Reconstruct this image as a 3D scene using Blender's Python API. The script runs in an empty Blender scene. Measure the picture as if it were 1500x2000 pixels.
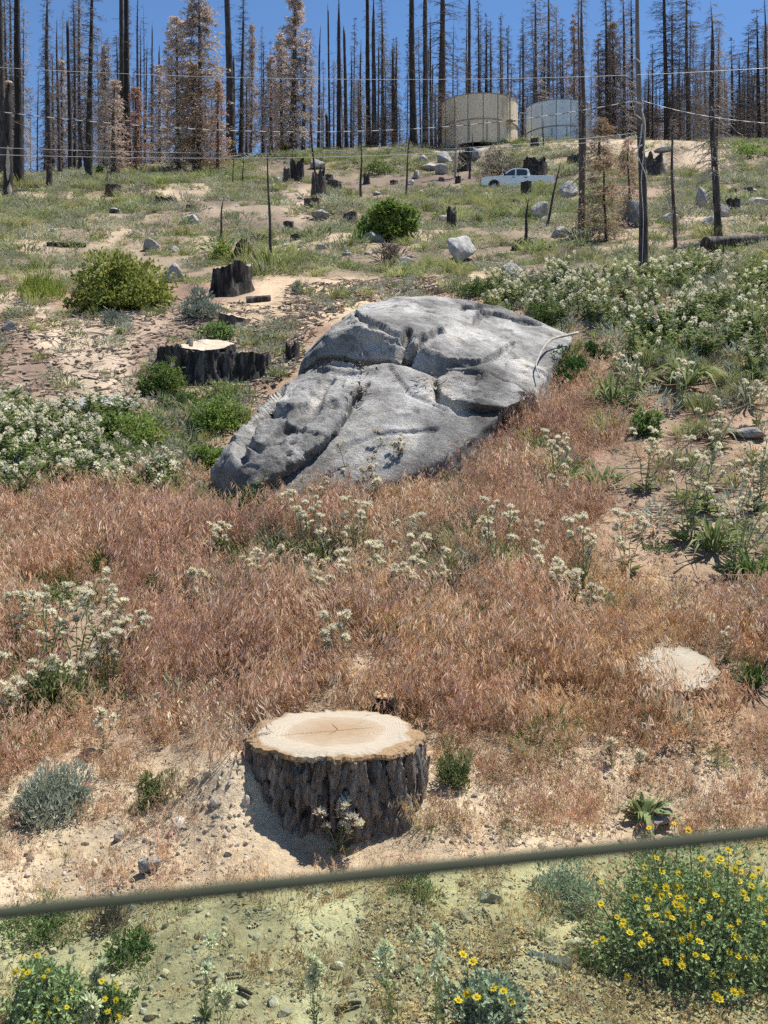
import bpy, bmesh, math
import numpy as np
from mathutils import Vector, Matrix, Euler

# ------------------------------------------------------------------ camera, sky, sun, exposure
F = 2000.0            # focal length in photo pixels (1500 x 2000 photo)
HV = 830.0            # photo row of the eye level
scene = bpy.context.scene
cam_data = bpy.data.cameras.new('camera')
cam = bpy.data.objects.new('camera', cam_data)
scene.collection.objects.link(cam)
cam.location = (0, 0, 0)
cam.rotation_euler = (math.radians(90), 0, 0)
cam_data.sensor_fit = 'HORIZONTAL'
cam_data.sensor_width = 36
cam_data.lens = F * 36 / 1500
cam_data.shift_y = -(1000 - HV) / 1500
cam_data.clip_start = 0.02
cam_data.clip_end = 3000
cam_data.dof.use_dof = True
cam_data.dof.focus_distance = 11.0
cam_data.dof.aperture_fstop = 19
scene.camera = cam

SUN_AZ = math.radians(56)    # clockwise from straight ahead (+y), so ahead and to the right
SUN_EL = math.radians(65)
world = bpy.data.worlds.new('World')
scene.world = world
world.use_nodes = True
wn = world.node_tree
wn.nodes.clear()
sky = wn.nodes.new('ShaderNodeTexSky')
sky.sky_type = 'NISHITA'
sky.sun_disc = False
sky.sun_elevation = SUN_EL
sky.sun_rotation = SUN_AZ
sky.altitude = 1800
sky.air_density = 1.0
sky.dust_density = 0.15
sky.ozone_density = 5.0
bg = wn.nodes.new('ShaderNodeBackground')
bg.inputs['Strength'].default_value = 0.088
wo = wn.nodes.new('ShaderNodeOutputWorld')
sat = wn.nodes.new('ShaderNodeHueSaturation')      # clear mountain air: a deeper blue
sat.inputs['Saturation'].default_value = 1.08
wn.links.new(sky.outputs[0], sat.inputs['Color'])
wn.links.new(sat.outputs[0], bg.inputs[0])
wn.links.new(bg.outputs[0], wo.inputs[0])

sun_data = bpy.data.lights.new('sun', 'SUN')
sun_data.energy = 5.0
sun_data.angle = math.radians(0.5)
sun_data.color = (1.0, 0.965, 0.9)
sun = bpy.data.objects.new('sun', sun_data)
scene.collection.objects.link(sun)
sdir = Vector((math.sin(SUN_AZ) * math.cos(SUN_EL), math.cos(SUN_AZ) * math.cos(SUN_EL), math.sin(SUN_EL)))
sun.rotation_euler = sdir.to_track_quat('Z', 'Y').to_euler()
sun.location = (40, 20, 80)

scene.view_settings.view_transform = 'Standard'
scene.view_settings.look = 'None'
scene.view_settings.gamma = 1.0
scene.view_settings.exposure = 0.72
scene.view_settings.use_curve_mapping = False
scene.cycles.max_bounces = 5
scene.cycles.use_denoising = False
scene.cycles.use_adaptive_sampling = True
scene.cycles.adaptive_threshold = 0.03
scene.cycles.transparent_max_bounces = 12
scene.cycles.diffuse_bounces = 2

C = scene.collection
RNG = np.random.default_rng(7)

# ------------------------------------------------------------------ noise
def _hash(ix, iy, iz, seed):
    h = (ix.astype(np.uint32) * np.uint32(374761393) + iy.astype(np.uint32) * np.uint32(668265263)
         + iz.astype(np.uint32) * np.uint32(2147483647) + np.uint32(seed * 974711 + 13))
    h = (h ^ (h >> np.uint32(13))) * np.uint32(1274126177)
    h = h ^ (h >> np.uint32(16))
    return (h & np.uint32(0xffffff)).astype(np.float64) / float(0xffffff)

def vnoise(p, seed=0):
    p = np.asarray(p, float)
    i = np.floor(p).astype(np.int64)
    f = p - i
    f = f * f * (3 - 2 * f)
    out = 0
    for dx in (0, 1):
        wx = f[:, 0] if dx else 1 - f[:, 0]
        for dy in (0, 1):
            wy = f[:, 1] if dy else 1 - f[:, 1]
            for dz in (0, 1):
                wz = f[:, 2] if dz else 1 - f[:, 2]
                out = out + wx * wy * wz * _hash(i[:, 0] + dx, i[:, 1] + dy, i[:, 2] + dz, seed)
    return out * 2 - 1

def fbm(p, octv=4, seed=0, gain=0.5):
    p = np.asarray(p, float)
    a, s, o = 1.0, 1.0, 0
    for k in range(octv):
        o = o + a * vnoise(p * s + 17.3 * k, seed + k)
        a *= gain
        s *= 2.03
    return o

def fbm2(x, y, octv=4, seed=0, gain=0.5):
    x = np.asarray(x, float)
    y = np.asarray(y, float)
    sh = np.broadcast(x, y).shape
    p = np.stack([np.broadcast_to(x, sh).ravel(), np.broadcast_to(y, sh).ravel(), np.zeros(int(np.prod(sh)))], 1)
    return fbm(p, octv, seed, gain).reshape(sh)

def sstep(a, b, x):
    t = np.clip((np.asarray(x, float) - a) / (b - a), 0, 1)
    return t * t * (3 - 2 * t)

# ------------------------------------------------------------------ mesh collecting
def unit(v):
    v = np.asarray(v, float)
    return v / np.maximum(np.linalg.norm(v, axis=-1, keepdims=True), 1e-9)

class MB:
    def __init__(self):
        self.v, self.t, self.q, self.n = [], [], [], 0
    def add(self, v, tris=None, quads=None, m=0):
        v = np.asarray(v, float).reshape(-1, 3)
        if tris is not None and len(tris):
            self.t.append((np.asarray(tris, np.int64) + self.n, m))
        if quads is not None and len(quads):
            self.q.append((np.asarray(quads, np.int64) + self.n, m))
        self.v.append(v)
        self.n += len(v)
        return self
    def tubes(self, paths, radii, sides=3, m=0, cap=False):
        """paths (n,k,3), radii (n,k)"""
        P = np.asarray(paths, float)
        if P.ndim == 2:
            P = P[None]
        R = np.asarray(radii, float)
        R = np.broadcast_to(R, P.shape[:2])
        n, k = P.shape[:2]
        T = unit(np.gradient(P, axis=1))
        ref = np.where(np.abs(T[..., 2:3]) > 0.9, np.array([1.0, 0, 0]), np.array([0, 0, 1.0]))
        A = unit(np.cross(T, ref))
        B = np.cross(T, A)
        a = np.arange(sides) / sides * 2 * math.pi
        ring = P[:, :, None] + R[:, :, None, None] * (np.cos(a)[None, None, :, None] * A[:, :, None] + np.sin(a)[None, None, :, None] * B[:, :, None])
        idx = np.arange(n * k * sides).reshape(n, k, sides)
        nx = np.roll(idx, -1, axis=2)
        quads = np.stack([idx[:, :-1], nx[:, :-1], nx[:, 1:], idx[:, 1:]], -1).reshape(-1, 4)
        tris = []
        if cap:
            for e in (0, k - 1):
                for j in range(1, sides - 1):
                    tri = np.stack([idx[:, e, 0], idx[:, e, j], idx[:, e, j + 1]], -1)
                    tris.append(tri if e else tri[:, ::-1])
            tris = np.concatenate(tris)
        return self.add(ring, tris, quads, m)
    def leaves(self, P, D, N, L, W, m=0, fold=0.25, curl=0.0):
        """diamond leaves folded on the midrib: P base, D direction, N normal"""
        P = np.asarray(P, float)
        n = len(P)
        if n == 0:
            return self
        D = unit(np.broadcast_to(D, P.shape))
        N = np.broadcast_to(N, P.shape)
        S = unit(np.cross(D, N))
        N = np.cross(S, D)
        L = np.broadcast_to(np.asarray(L, float), (n,))[:, None]
        W = np.broadcast_to(np.asarray(W, float), (n,))[:, None]
        mid = P + D * L * 0.45
        tip = P + D * L - N * L * curl
        a = mid + S * W * 0.5 + N * W * fold
        b = mid - S * W * 0.5 + N * W * fold
        v = np.stack([P, a, tip, b], 1).reshape(-1, 3)
        i = np.arange(n)[:, None] * 4
        t = np.concatenate([i + np.array([[0, 1, 2]]), i + np.array([[0, 2, 3]])])
        return self.add(v, t, None, m)
    def blades(self, P, D, L, W, droop, m=0):
        """grass blades: two-part tapered strips"""
        P = np.asarray(P, float)
        n = len(P)
        D = unit(np.broadcast_to(D, P.shape))
        L = np.broadcast_to(np.asarray(L, float), (n,))[:, None]
        W = np.broadcast_to(np.asarray(W, float), (n,))[:, None]
        dr = np.broadcast_to(np.asarray(droop, float), (n,))[:, None]
        out = unit(np.stack([D[:, 0], D[:, 1], np.zeros(n)], 1) + 1e-4)
        S = unit(np.cross(D, np.array([0, 0, 1.0])) + 1e-5)
        mid = P + D * L * 0.55
        tip = mid + unit(D + out * dr - np.array([0, 0, 1.0]) * dr) * L * 0.45
        v = np.stack([P + S * W * .5, P - S * W * .5, mid - S * W * .42, mid + S * W * .42, tip], 1).reshape(-1, 3)
        i = np.arange(n)[:, None] * 5
        return self.add(v, i + np.array([[3, 2, 4]]), i + np.array([[0, 1, 2, 3]]), m)
    def box(self, c, s, m=0, rot=None):
        s = np.asarray(s, float) / 2
        v = np.array([[x, y, z] for x in (-1, 1) for y in (-1, 1) for z in (-1, 1)], float) * s
        if rot is not None:
            v = v @ np.array(rot).T
        v = v + np.asarray(c, float)
        q = [[0, 1, 3, 2], [4, 6, 7, 5], [0, 4, 5, 1], [2, 3, 7, 6], [0, 2, 6, 4], [1, 5, 7, 3]]
        return self.add(v, None, q, m)
    def grid(self, G, m=0, wrap=False):
        """G (r,c,3)"""
        G = np.asarray(G, float)
        r, c = G.shape[:2]
        idx = np.arange(r * c).reshape(r, c)
        if wrap:
            idx = np.concatenate([idx, idx[:, :1]], 1)
        q = np.stack([idx[:-1, :-1], idx[:-1, 1:], idx[1:, 1:], idx[1:, :-1]], -1).reshape(-1, 4)
        return self.add(G, None, q, m)
    def mesh(self, name, mats, smooth=False):
        me = bpy.data.meshes.new(name)
        v = np.concatenate(self.v) if self.v else np.zeros((0, 3))
        fs, mi, loops, starts = [], [], [], []
        pos = 0
        for chunks, k in ((self.t, 3), (self.q, 4)):
            for f, m in chunks:
                loops.append(f.ravel())
                starts.append(pos + np.arange(len(f)) * k)
                mi.append(np.full(len(f), m))
                pos += f.size
        me.vertices.add(len(v))
        me.vertices.foreach_set('co', v.ravel().astype(np.float32))
        if loops:
            loops = np.concatenate(loops)
            starts = np.concatenate(starts)
            mi = np.concatenate(mi)
            me.loops.add(len(loops))
            me.loops.foreach_set('vertex_index', loops.astype(np.int32))
            me.polygons.add(len(starts))
            me.polygons.foreach_set('loop_start', starts.astype(np.int32))
            me.polygons.foreach_set('material_index', mi.astype(np.int32))
            me.polygons.foreach_set('use_smooth', np.full(len(starts), smooth))
        for mt in (mats if isinstance(mats, (list, tuple)) else [mats]):
            me.materials.append(mt)
        me.update(calc_edges=True)
        me.validate()
        return me
    def build(self, name, mats, parent=None, smooth=False):
        return put(name, self.mesh(name, mats, smooth), parent)

def put(name, me, parent=None, loc=None, rot=None, scale=None):
    o = bpy.data.objects.new(name, me)
    C.objects.link(o)
    if parent is not None:
        o.parent = parent
    if loc is not None:
        o.location = loc
    if rot is not None:
        o.rotation_euler = rot
    if scale is not None:
        o.scale = (scale,) * 3 if np.isscalar(scale) else scale
    return o

def empty(name, loc=(0, 0, 0), rz=0.0):
    o = bpy.data.objects.new(name, None)
    C.objects.link(o)
    o.empty_display_size = 0.1
    o.location = loc
    o.rotation_euler = (0, 0, rz)
    return o

CLEAR = []      # (x, y, radius, reach towards the viewer): where scattered plants leave room
def tag(o, label=None, cat=None, group=None, kind=None):
    if label:
        o['label'] = label
    if cat:
        o['category'] = cat
    if group:
        o['group'] = group
    if kind:
        o['kind'] = kind
    return o

# ------------------------------------------------------------------ materials
def lin(c):
    return tuple(c) + (1.0,)

def pmat(name, c1, c2=None, scale=6.0, rough=0.85, bump=0.0, bscale=None, rand=0.0, hue=0.0, transl=0.0, spec=0.25,
         detail=6, stretch=(1, 1, 1), c3=None, world_scale=None, w2=None, attr=None, metal=0.0, dist=0.02):
    """procedural material: two or three colours through noise, per-instance brightness and hue change, bump"""
    m = bpy.data.materials.new(name)
    m.use_nodes = True
    nt = m.node_tree
    N, Lk = nt.nodes, nt.links
    b = N['Principled BSDF']
    b.inputs['Roughness'].default_value = rough
    b.inputs['Specular IOR Level'].default_value = spec
    b.inputs['Metallic'].default_value = metal
    tc = N.new('ShaderNodeTexCoord')
    mp = N.new('ShaderNodeMapping')
    mp.inputs['Scale'].default_value = stretch
    Lk.new(tc.outputs['Object'], mp.inputs['Vector'])
    nz = N.new('ShaderNodeTexNoise')
    nz.inputs['Scale'].default_value = scale
    nz.inputs['Detail'].default_value = detail
    nz.inputs['Roughness'].default_value = 0.65
    Lk.new(mp.outputs[0], nz.inputs['Vector'])
    cr = N.new('ShaderNodeValToRGB')
    cr.color_ramp.elements[0].position = 0.34
    cr.color_ramp.elements[1].position = 0.66
    cr.color_ramp.elements[0].color = lin(c1)
    cr.color_ramp.elements[1].color = lin(c2 if c2 else c1)
    if c3:
        e = cr.color_ramp.elements.new(0.5)
        e.color = lin(c3)
    Lk.new(nz.outputs['Fac'], cr.inputs['Fac'])
    col = cr.outputs['Color']
    if attr:
        at = N.new('ShaderNodeAttribute')
        at.attribute_name = attr
        mx = N.new('ShaderNodeMix')
        mx.data_type = 'RGBA'
        mx.blend_type = 'MULTIPLY'
        mx.inputs['Factor'].default_value = 1.0
        Lk.new(at.outputs['Color'], mx.inputs[6])
        Lk.new(col, mx.inputs[7])
        col = mx.outputs[2]
    if world_scale:
        geo = N.new('ShaderNodeNewGeometry')
        n2 = N.new('ShaderNodeTexNoise')
        n2.inputs['Scale'].default_value = world_scale
        n2.inputs['Detail'].default_value = 3
        Lk.new(geo.outputs['Position'], n2.inputs['Vector'])
        r2 = N.new('ShaderNodeValToRGB')
        r2.color_ramp.elements[0].position = 0.38
        r2.color_ramp.elements[1].position = 0.62
        r2.color_ramp.elements[0].color = (0, 0, 0, 1)
        r2.color_ramp.elements[1].color = (1, 1, 1, 1)
        Lk.new(n2.outputs['Fac'], r2.inputs['Fac'])
        mx = N.new('ShaderNodeMix')
        mx.data_type = 'RGBA'
        Lk.new(r2.outputs['Color'], mx.inputs['Factor'])
        Lk.new(col, mx.inputs[6])
        mx.inputs[7].default_value = lin(w2)
        col = mx.outputs[2]
    if rand or hue:
        oi = N.new('ShaderNodeObjectInfo')
        hs = N.new('ShaderNodeHueSaturation')
        mr = N.new('ShaderNodeMapRange')
        mr.inputs['To Min'].default_value = 1 - rand
        mr.inputs['To Max'].default_value = 1 + rand
        Lk.new(oi.outputs['Random'], mr.inputs['Value'])
        Lk.new(mr.outputs[0], hs.inputs['Value'])
        if hue:
            mm = N.new('ShaderNodeMath')
            mm.operation = 'MULTIPLY'
            mm.inputs[1].default_value = 7.31
            fr = N.new('ShaderNodeMath')
            fr.operation = 'FRACT'
            Lk.new(oi.outputs['Random'], mm.inputs[0])
            Lk.new(mm.outputs[0], fr.inputs[0])
            mh = N.new('ShaderNodeMapRange')
            mh.inputs['To Min'].default_value = 0.5 - hue
            mh.inputs['To Max'].default_value = 0.5 + hue
            Lk.new(fr.outputs[0], mh.inputs['Value'])
            Lk.new(mh.outputs[0], hs.inputs['Hue'])
        Lk.new(col, hs.inputs['Color'])
        col = hs.outputs[0]
    Lk.new(col, b.inputs['Base Color'])
    if bump:
        bn = N.new('ShaderNodeTexNoise')
        bn.inputs['Scale'].default_value = bscale or scale * 3
        bn.inputs['Detail'].default_value = 8
        bn.inputs['Roughness'].default_value = 0.7
        Lk.new(mp.outputs[0], bn.inputs['Vector'])
        bp = N.new('ShaderNodeBump')
        bp.inputs['Strength'].default_value = bump
        bp.inputs['Distance'].default_value = dist
        Lk.new(bn.outputs['Fac'], bp.inputs['Height'])
        Lk.new(bp.outputs[0], b.inputs['Normal'])
    if transl:
        tr = N.new('ShaderNodeBsdfTranslucent')
        Lk.new(col, tr.inputs['Color'])
        ms = N.new('ShaderNodeMixShader')
        ms.inputs['Fac'].default_value = transl
        out = N['Material Output']
        Lk.new(b.outputs[0], ms.inputs[1])
        Lk.new(tr.outputs[0], ms.inputs[2])
        Lk.new(ms.outputs[0], out.inputs['Surface'])
    return m

M = {}
M['char'] = pmat('charred_wood', (.016, .014, .013), (.20, .172, .15), 14, .85, 1.0, 36, rand=.35, stretch=(1, 1, .2), spec=.2, c3=(.055, .048, .043))
M['char_tree'] = pmat('charred_bark', (.014, .012, .011), (.105, .085, .074), 5, .85, .6, 20, rand=.5, stretch=(2, 2, .3))
M['brown_bark'] = pmat('scorched_brown_bark', (.05, .037, .03), (.15, .11, .09), 4, .9, .5, 20, rand=.3, stretch=(2, 2, .3))
M['pale_bark'] = pmat('dull_grey_brown_bark', (.07, .058, .05), (.27, .225, .19), 4, .9, .5, 20, rand=.4, stretch=(2, 2, .3))
M['grey_bark'] = pmat('weathered_bare_wood', (.22, .19, .165), (.42, .37, .32), 4, .85, .4, 20, rand=.2, stretch=(2, 2, .3))
M['twig_dark'] = pmat('scorched_twigs', (.07, .055, .05), (.22, .175, .15), 3, .9, rand=.35)
M['twig_grey'] = pmat('grey_dead_twigs', (.17, .145, .13), (.42, .37, .33), 2, .9, rand=.3)
M['needle_brown'] = pmat('dead_brown_needles', (.36, .235, .155), (.64, .46, .33), 2.0, .9, rand=.25, hue=.012, transl=.25)
M['needle_pink'] = pmat('bleached_dead_needles', (.42, .33, .27), (.74, .61, .51), 2.0, .9, rand=.25, transl=.25)
M['wood_pale'] = pmat('pale_cut_wood', (.40, .32, .225), (.56, .48, .375), 12, .8, .4, 60)
M['wood_chip'] = pmat('wood_chip', (.27, .20, .145), (.56, .47, .37), 9, .9, rand=.35, hue=.01)
M['stick'] = pmat('dry_stick', (.12, .085, .065), (.38, .31, .25), 9, .9, rand=.4)
M['stick_pale'] = pmat('bleached_stick', (.48, .43, .38), (.66, .61, .55), 15, .8, .3, 40)
M['leaf_yg'] = pmat('yellow_green_leaf', (.17, .22, .035), (.33, .37, .085), 3, .6, rand=.2, hue=.01, transl=.35, spec=.4)
M['leaf_green'] = pmat('mid_green_leaf', (.085, .145, .035), (.20, .27, .085), 3, .65, rand=.25, hue=.015, transl=.35, spec=.35)
M['leaf_bright'] = pmat('bright_green_leaf', (.11, .19, .035), (.24, .33, .085), 3, .65, rand=.2, hue=.015, transl=.35, spec=.35)
M['leaf_dark'] = pmat('dark_green_leaf', (.03, .075, .016), (.075, .15, .032), 3, .7, rand=.2, hue=.01, transl=.3)
M['leaf_grey'] = pmat('grey_green_leaf', (.20, .205, .125), (.43, .43, .295), 3, .8, rand=.28, hue=.025, transl=.25)
M['leaf_silver'] = pmat('silver_leaf', (.35, .38, .28), (.56, .58, .46), 4, .8, rand=.15, hue=.015, transl=.2)
M['leaf_blue'] = pmat('blue_grey_leaf', (.18, .215, .175), (.36, .395, .31), 4, .8, rand=.2, transl=.2)
M['leaf_daisy'] = pmat('downy_daisy_leaf', (.22, .27, .12), (.46, .50, .28), 30, .8, rand=.2, transl=.25)
M['leaf_herb'] = pmat('soft_herb_leaf', (.15, .195, .07), (.31, .355, .16), 4, .75, rand=.25, hue=.015, transl=.3)
M['stem_herb'] = pmat('herb_stem', (.20, .22, .11), (.36, .34, .2), 5, .8, rand=.2)
M['stem_brown'] = pmat('woody_stem', (.09, .06, .04), (.24, .17, .12), 8, .9, rand=.3)
M['petal_white'] = pmat('white_petal', (.80, .73, .52), (.92, .87, .70), 25, .8, rand=.1, transl=.3)
M['petal_cream'] = pmat('cream_petal', (.64, .55, .42), (.8, .75, .64), 25, .8, rand=.15, transl=.3)
M['petal_yellow'] = pmat('yellow_petal', (.80, .50, .008), (.88, .62, .015), 20, .6, rand=.06, transl=.3)
M['disc_orange'] = pmat('orange_flower_disc', (.52, .24, .01), (.7, .38, .02), 90, .9, .5, 200)
M['grass_red'] = pmat('dry_red_grass', (.44, .255, .165), (.88, .65, .46), 16, .75, rand=.3, hue=.012, transl=.35,
                      world_scale=.55, w2=(.56, .375, .265))
M['grass_purple'] = pmat('purple_dry_grass', (.37, .205, .15), (.72, .50, .375), 16, .75, rand=.3, hue=.012, transl=.35)
M['grass_pale'] = pmat('pale_straw_grass', (.62, .47, .31), (.90, .76, .57), 12, .75, rand=.25, hue=.012, transl=.35)
M['grass_tan'] = pmat('dry_straw', (.52, .32, .16), (.80, .58, .36), 9, .8, rand=.3, hue=.015, transl=.35)
M['grass_green'] = pmat('green_grass', (.19, .215, .075), (.37, .38, .16), 5, .7, rand=.25, hue=.02, transl=.3)
M['grass_lime'] = pmat('lime_grass', (.24, .31, .05), (.40, .45, .12), 4, .7, rand=.15, transl=.3)
M['rock'] = pmat('pale_granite', (.21, .20, .185), (.45, .43, .40), 5, .9, .9, 14, rand=.22, c3=(.32, .31, .29))
M['rock_dark'] = pmat('dark_granite', (.10, .10, .10), (.36, .35, .34), 4, .9, .8, 14, rand=.25)
M['pebble'] = pmat('pebble', (.24, .20, .16), (.54, .48, .40), 7, .95, rand=.35, hue=.01)
M['clod'] = pmat('dry_soil_clod', (.34, .265, .175), (.56, .455, .32), 8, .95, .4, rand=.2)

# ------------------------------------------------------------------ terrain
_cols = {
    100: [(3.2, 2000), (4.4, 1640), (5.0, 1500), (6.0, 1300), (7.4, 1120), (8.6, 1000), (10.0, 885), (11.5, 805), (13.5, 715), (16.5, 628),
          (22, 545), (28, 493), (38, 438), (55, 398), (70, 366), (80, 346), (88, 334), (96, 330)],
    700: [(3.2, 2000), (4.15, 1640), (5.1, 1405), (6.0, 1275), (7.3, 1130), (8.4, 1030), (9.4, 955), (11.0, 840), (13.0, 720), (16, 612),
          (20, 542), (26, 490), (36, 436), (55, 395), (70, 369), (78, 346), (85, 324), (91, 302), (98, 282)],
    1350: [(3.2, 2000), (4.5, 1640), (4.9, 1500), (5.6, 1320), (6.4, 1190), (7.8, 1000), (10, 810), (11.3, 705), (12.8, 625), (14.6, 560),
           (18, 527), (25, 487), (34, 435), (52, 395), (68, 368), (76, 340), (83, 310), (90, 286), (98, 266)],
}
_LG = np.linspace(math.log(1.0), math.log(420), 700)
def _col_table(c, far):
    d = [1.0, 2.2] + [p[0] for p in c] + far[0]
    z = [-1.95, -1.95] + [-(p[1] - HV) / F * p[0] for p in c] + far[1]
    t = np.interp(_LG, np.log(d), z)
    k = np.exp(-0.5 * (np.arange(-12, 13) / 4.5) ** 2)
    k /= k.sum()
    return np.convolve(np.pad(t, 12, mode='edge'), k, 'valid')
_T = [_col_table(_cols[100], ([112, 160, 420], [23.2, 19, 0])),
      _col_table(_cols[700], ([112, 160, 420], [26.4, 22, 0])),
      _col_table(_cols[1350], ([112, 135, 190, 260, 420], [26.2, 27, 48, 72, 60]))]

_local = []     # local bumps: (x, y, radius, height)
def H(x, y, detail=True):
    x = np.asarray(x, float)
    y = np.asarray(y, float)
    yy = np.maximum(y, 1.0)
    L = np.log(yy)
    s = 750 + F * x / yy
    z = [np.interp(L, _LG, t) for t in _T]
    a = sstep(100, 700, s)
    b = sstep(700, 1350, s)
    out = np.where(s < 700, z[0] * (1 - a) + z[1] * a, z[1] * (1 - b) + z[2] * b)
    out = out + sstep(14, 34, y) * fbm2(x / 7.0, y / 7.0, 3, 3) * .42 * sstep(130, 96, y)
    for (bx, by, r, h) in _local:
        out = out + h * np.exp(-((x - bx) ** 2 + (y - by) ** 2) / (r * r))
    if detail:
        near = sstep(2.3, 3.2, y)
        out = out + near * (fbm2(x / .55, y / .55, 4, 11) * .032 + fbm2(x / .09, y / .09, 3, 23) * .009 * sstep(14, 6, y))
        out = out + sstep(9, 18, y) * fbm2(x / 1.7, y / 1.7, 3, 31) * .07
    return out

_DS = np.exp(np.linspace(math.log(2.4), math.log(230), 1500))
def gp(u, v):
    """ground point seen at photo pixel (u, v)"""
    x = (u - 750) / F * _DS
    zr = -(v - HV) / F * _DS
    h = H(x, _DS)
    k = np.nonzero(h >= zr)[0]
    k = k[0] if len(k) else len(_DS) - 1
    return Vector((float(x[k]), float(_DS[k]), float(h[k])))

def gps(u, v):
    """ground points for many pixels (vectorised marching)"""
    u = np.asarray(u, float)
    v = np.asarray(v, float)
    ds = np.exp(np.linspace(math.log(2.4), math.log(130), 420))
    x = (u[:, None] - 750) / F * ds
    zr = -(v[:, None] - HV) / F * ds
    h = H(x, np.broadcast_to(ds, x.shape), detail=False)
    hit = h >= zr
    k = np.where(hit.any(1), hit.argmax(1), len(ds) - 1)
    xs = x[np.arange(len(u)), k]
    ys = ds[k]
    return np.stack([xs, ys, H(xs, ys)], 1)

def uv_of(x, y, z):
    y = np.maximum(y, .5)
    return 750 + F * x / y, HV - F * z / y

def px(d):      # metres in one photo pixel at distance d
    return d / F

def blob(u, v, items, soft=.35):
    m = np.zeros(np.shape(u))
    for (cu, cv, ru, rv) in items:
        r = np.sqrt(((u - cu) / ru) ** 2 + ((v - cv) / rv) ** 2)
        m = np.maximum(m, sstep(1 + soft, 1 - soft, r))
    return m

def inpoly(u, v, poly):
    u = np.asarray(u)
    v = np.asarray(v)
    inside = np.zeros(u.shape, bool)
    n = len(poly)
    for i in range(n):
        x1, y1 = poly[i]
        x2, y2 = poly[(i + 1) % n]
        cond = ((y1 > v) != (y2 > v)) & (u < (x2 - x1) * (v - y1) / (y2 - y1 + 1e-9) + x1)
        inside ^= cond
    return inside

_local.append(((468 - 750) / F * 4.45, 4.47, .20, .21))
_local.append(((395 - 750) / F * 4.4, 4.42, .22, .08))       # sandy mound against the near stump
_local.append(((1010 - 750) / F * 4.9, 4.9, .35, .05))
_local.append(((640 - 750) / F * 4.05, 4.04, .20, -.10))
_local.append(((770 - 750) / F * 4.2, 4.22, .16, -.06))     # hollow under the near stump

TRUCK = ((1012 - 750) / F * 70, 70.0, (HV - 327.5) / F * 70 - 1.64)
_local.append((TRUCK[0], 70.8, 3.6, TRUCK[2] - .05 - float(H(TRUCK[0], 70.8, False))))

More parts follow.
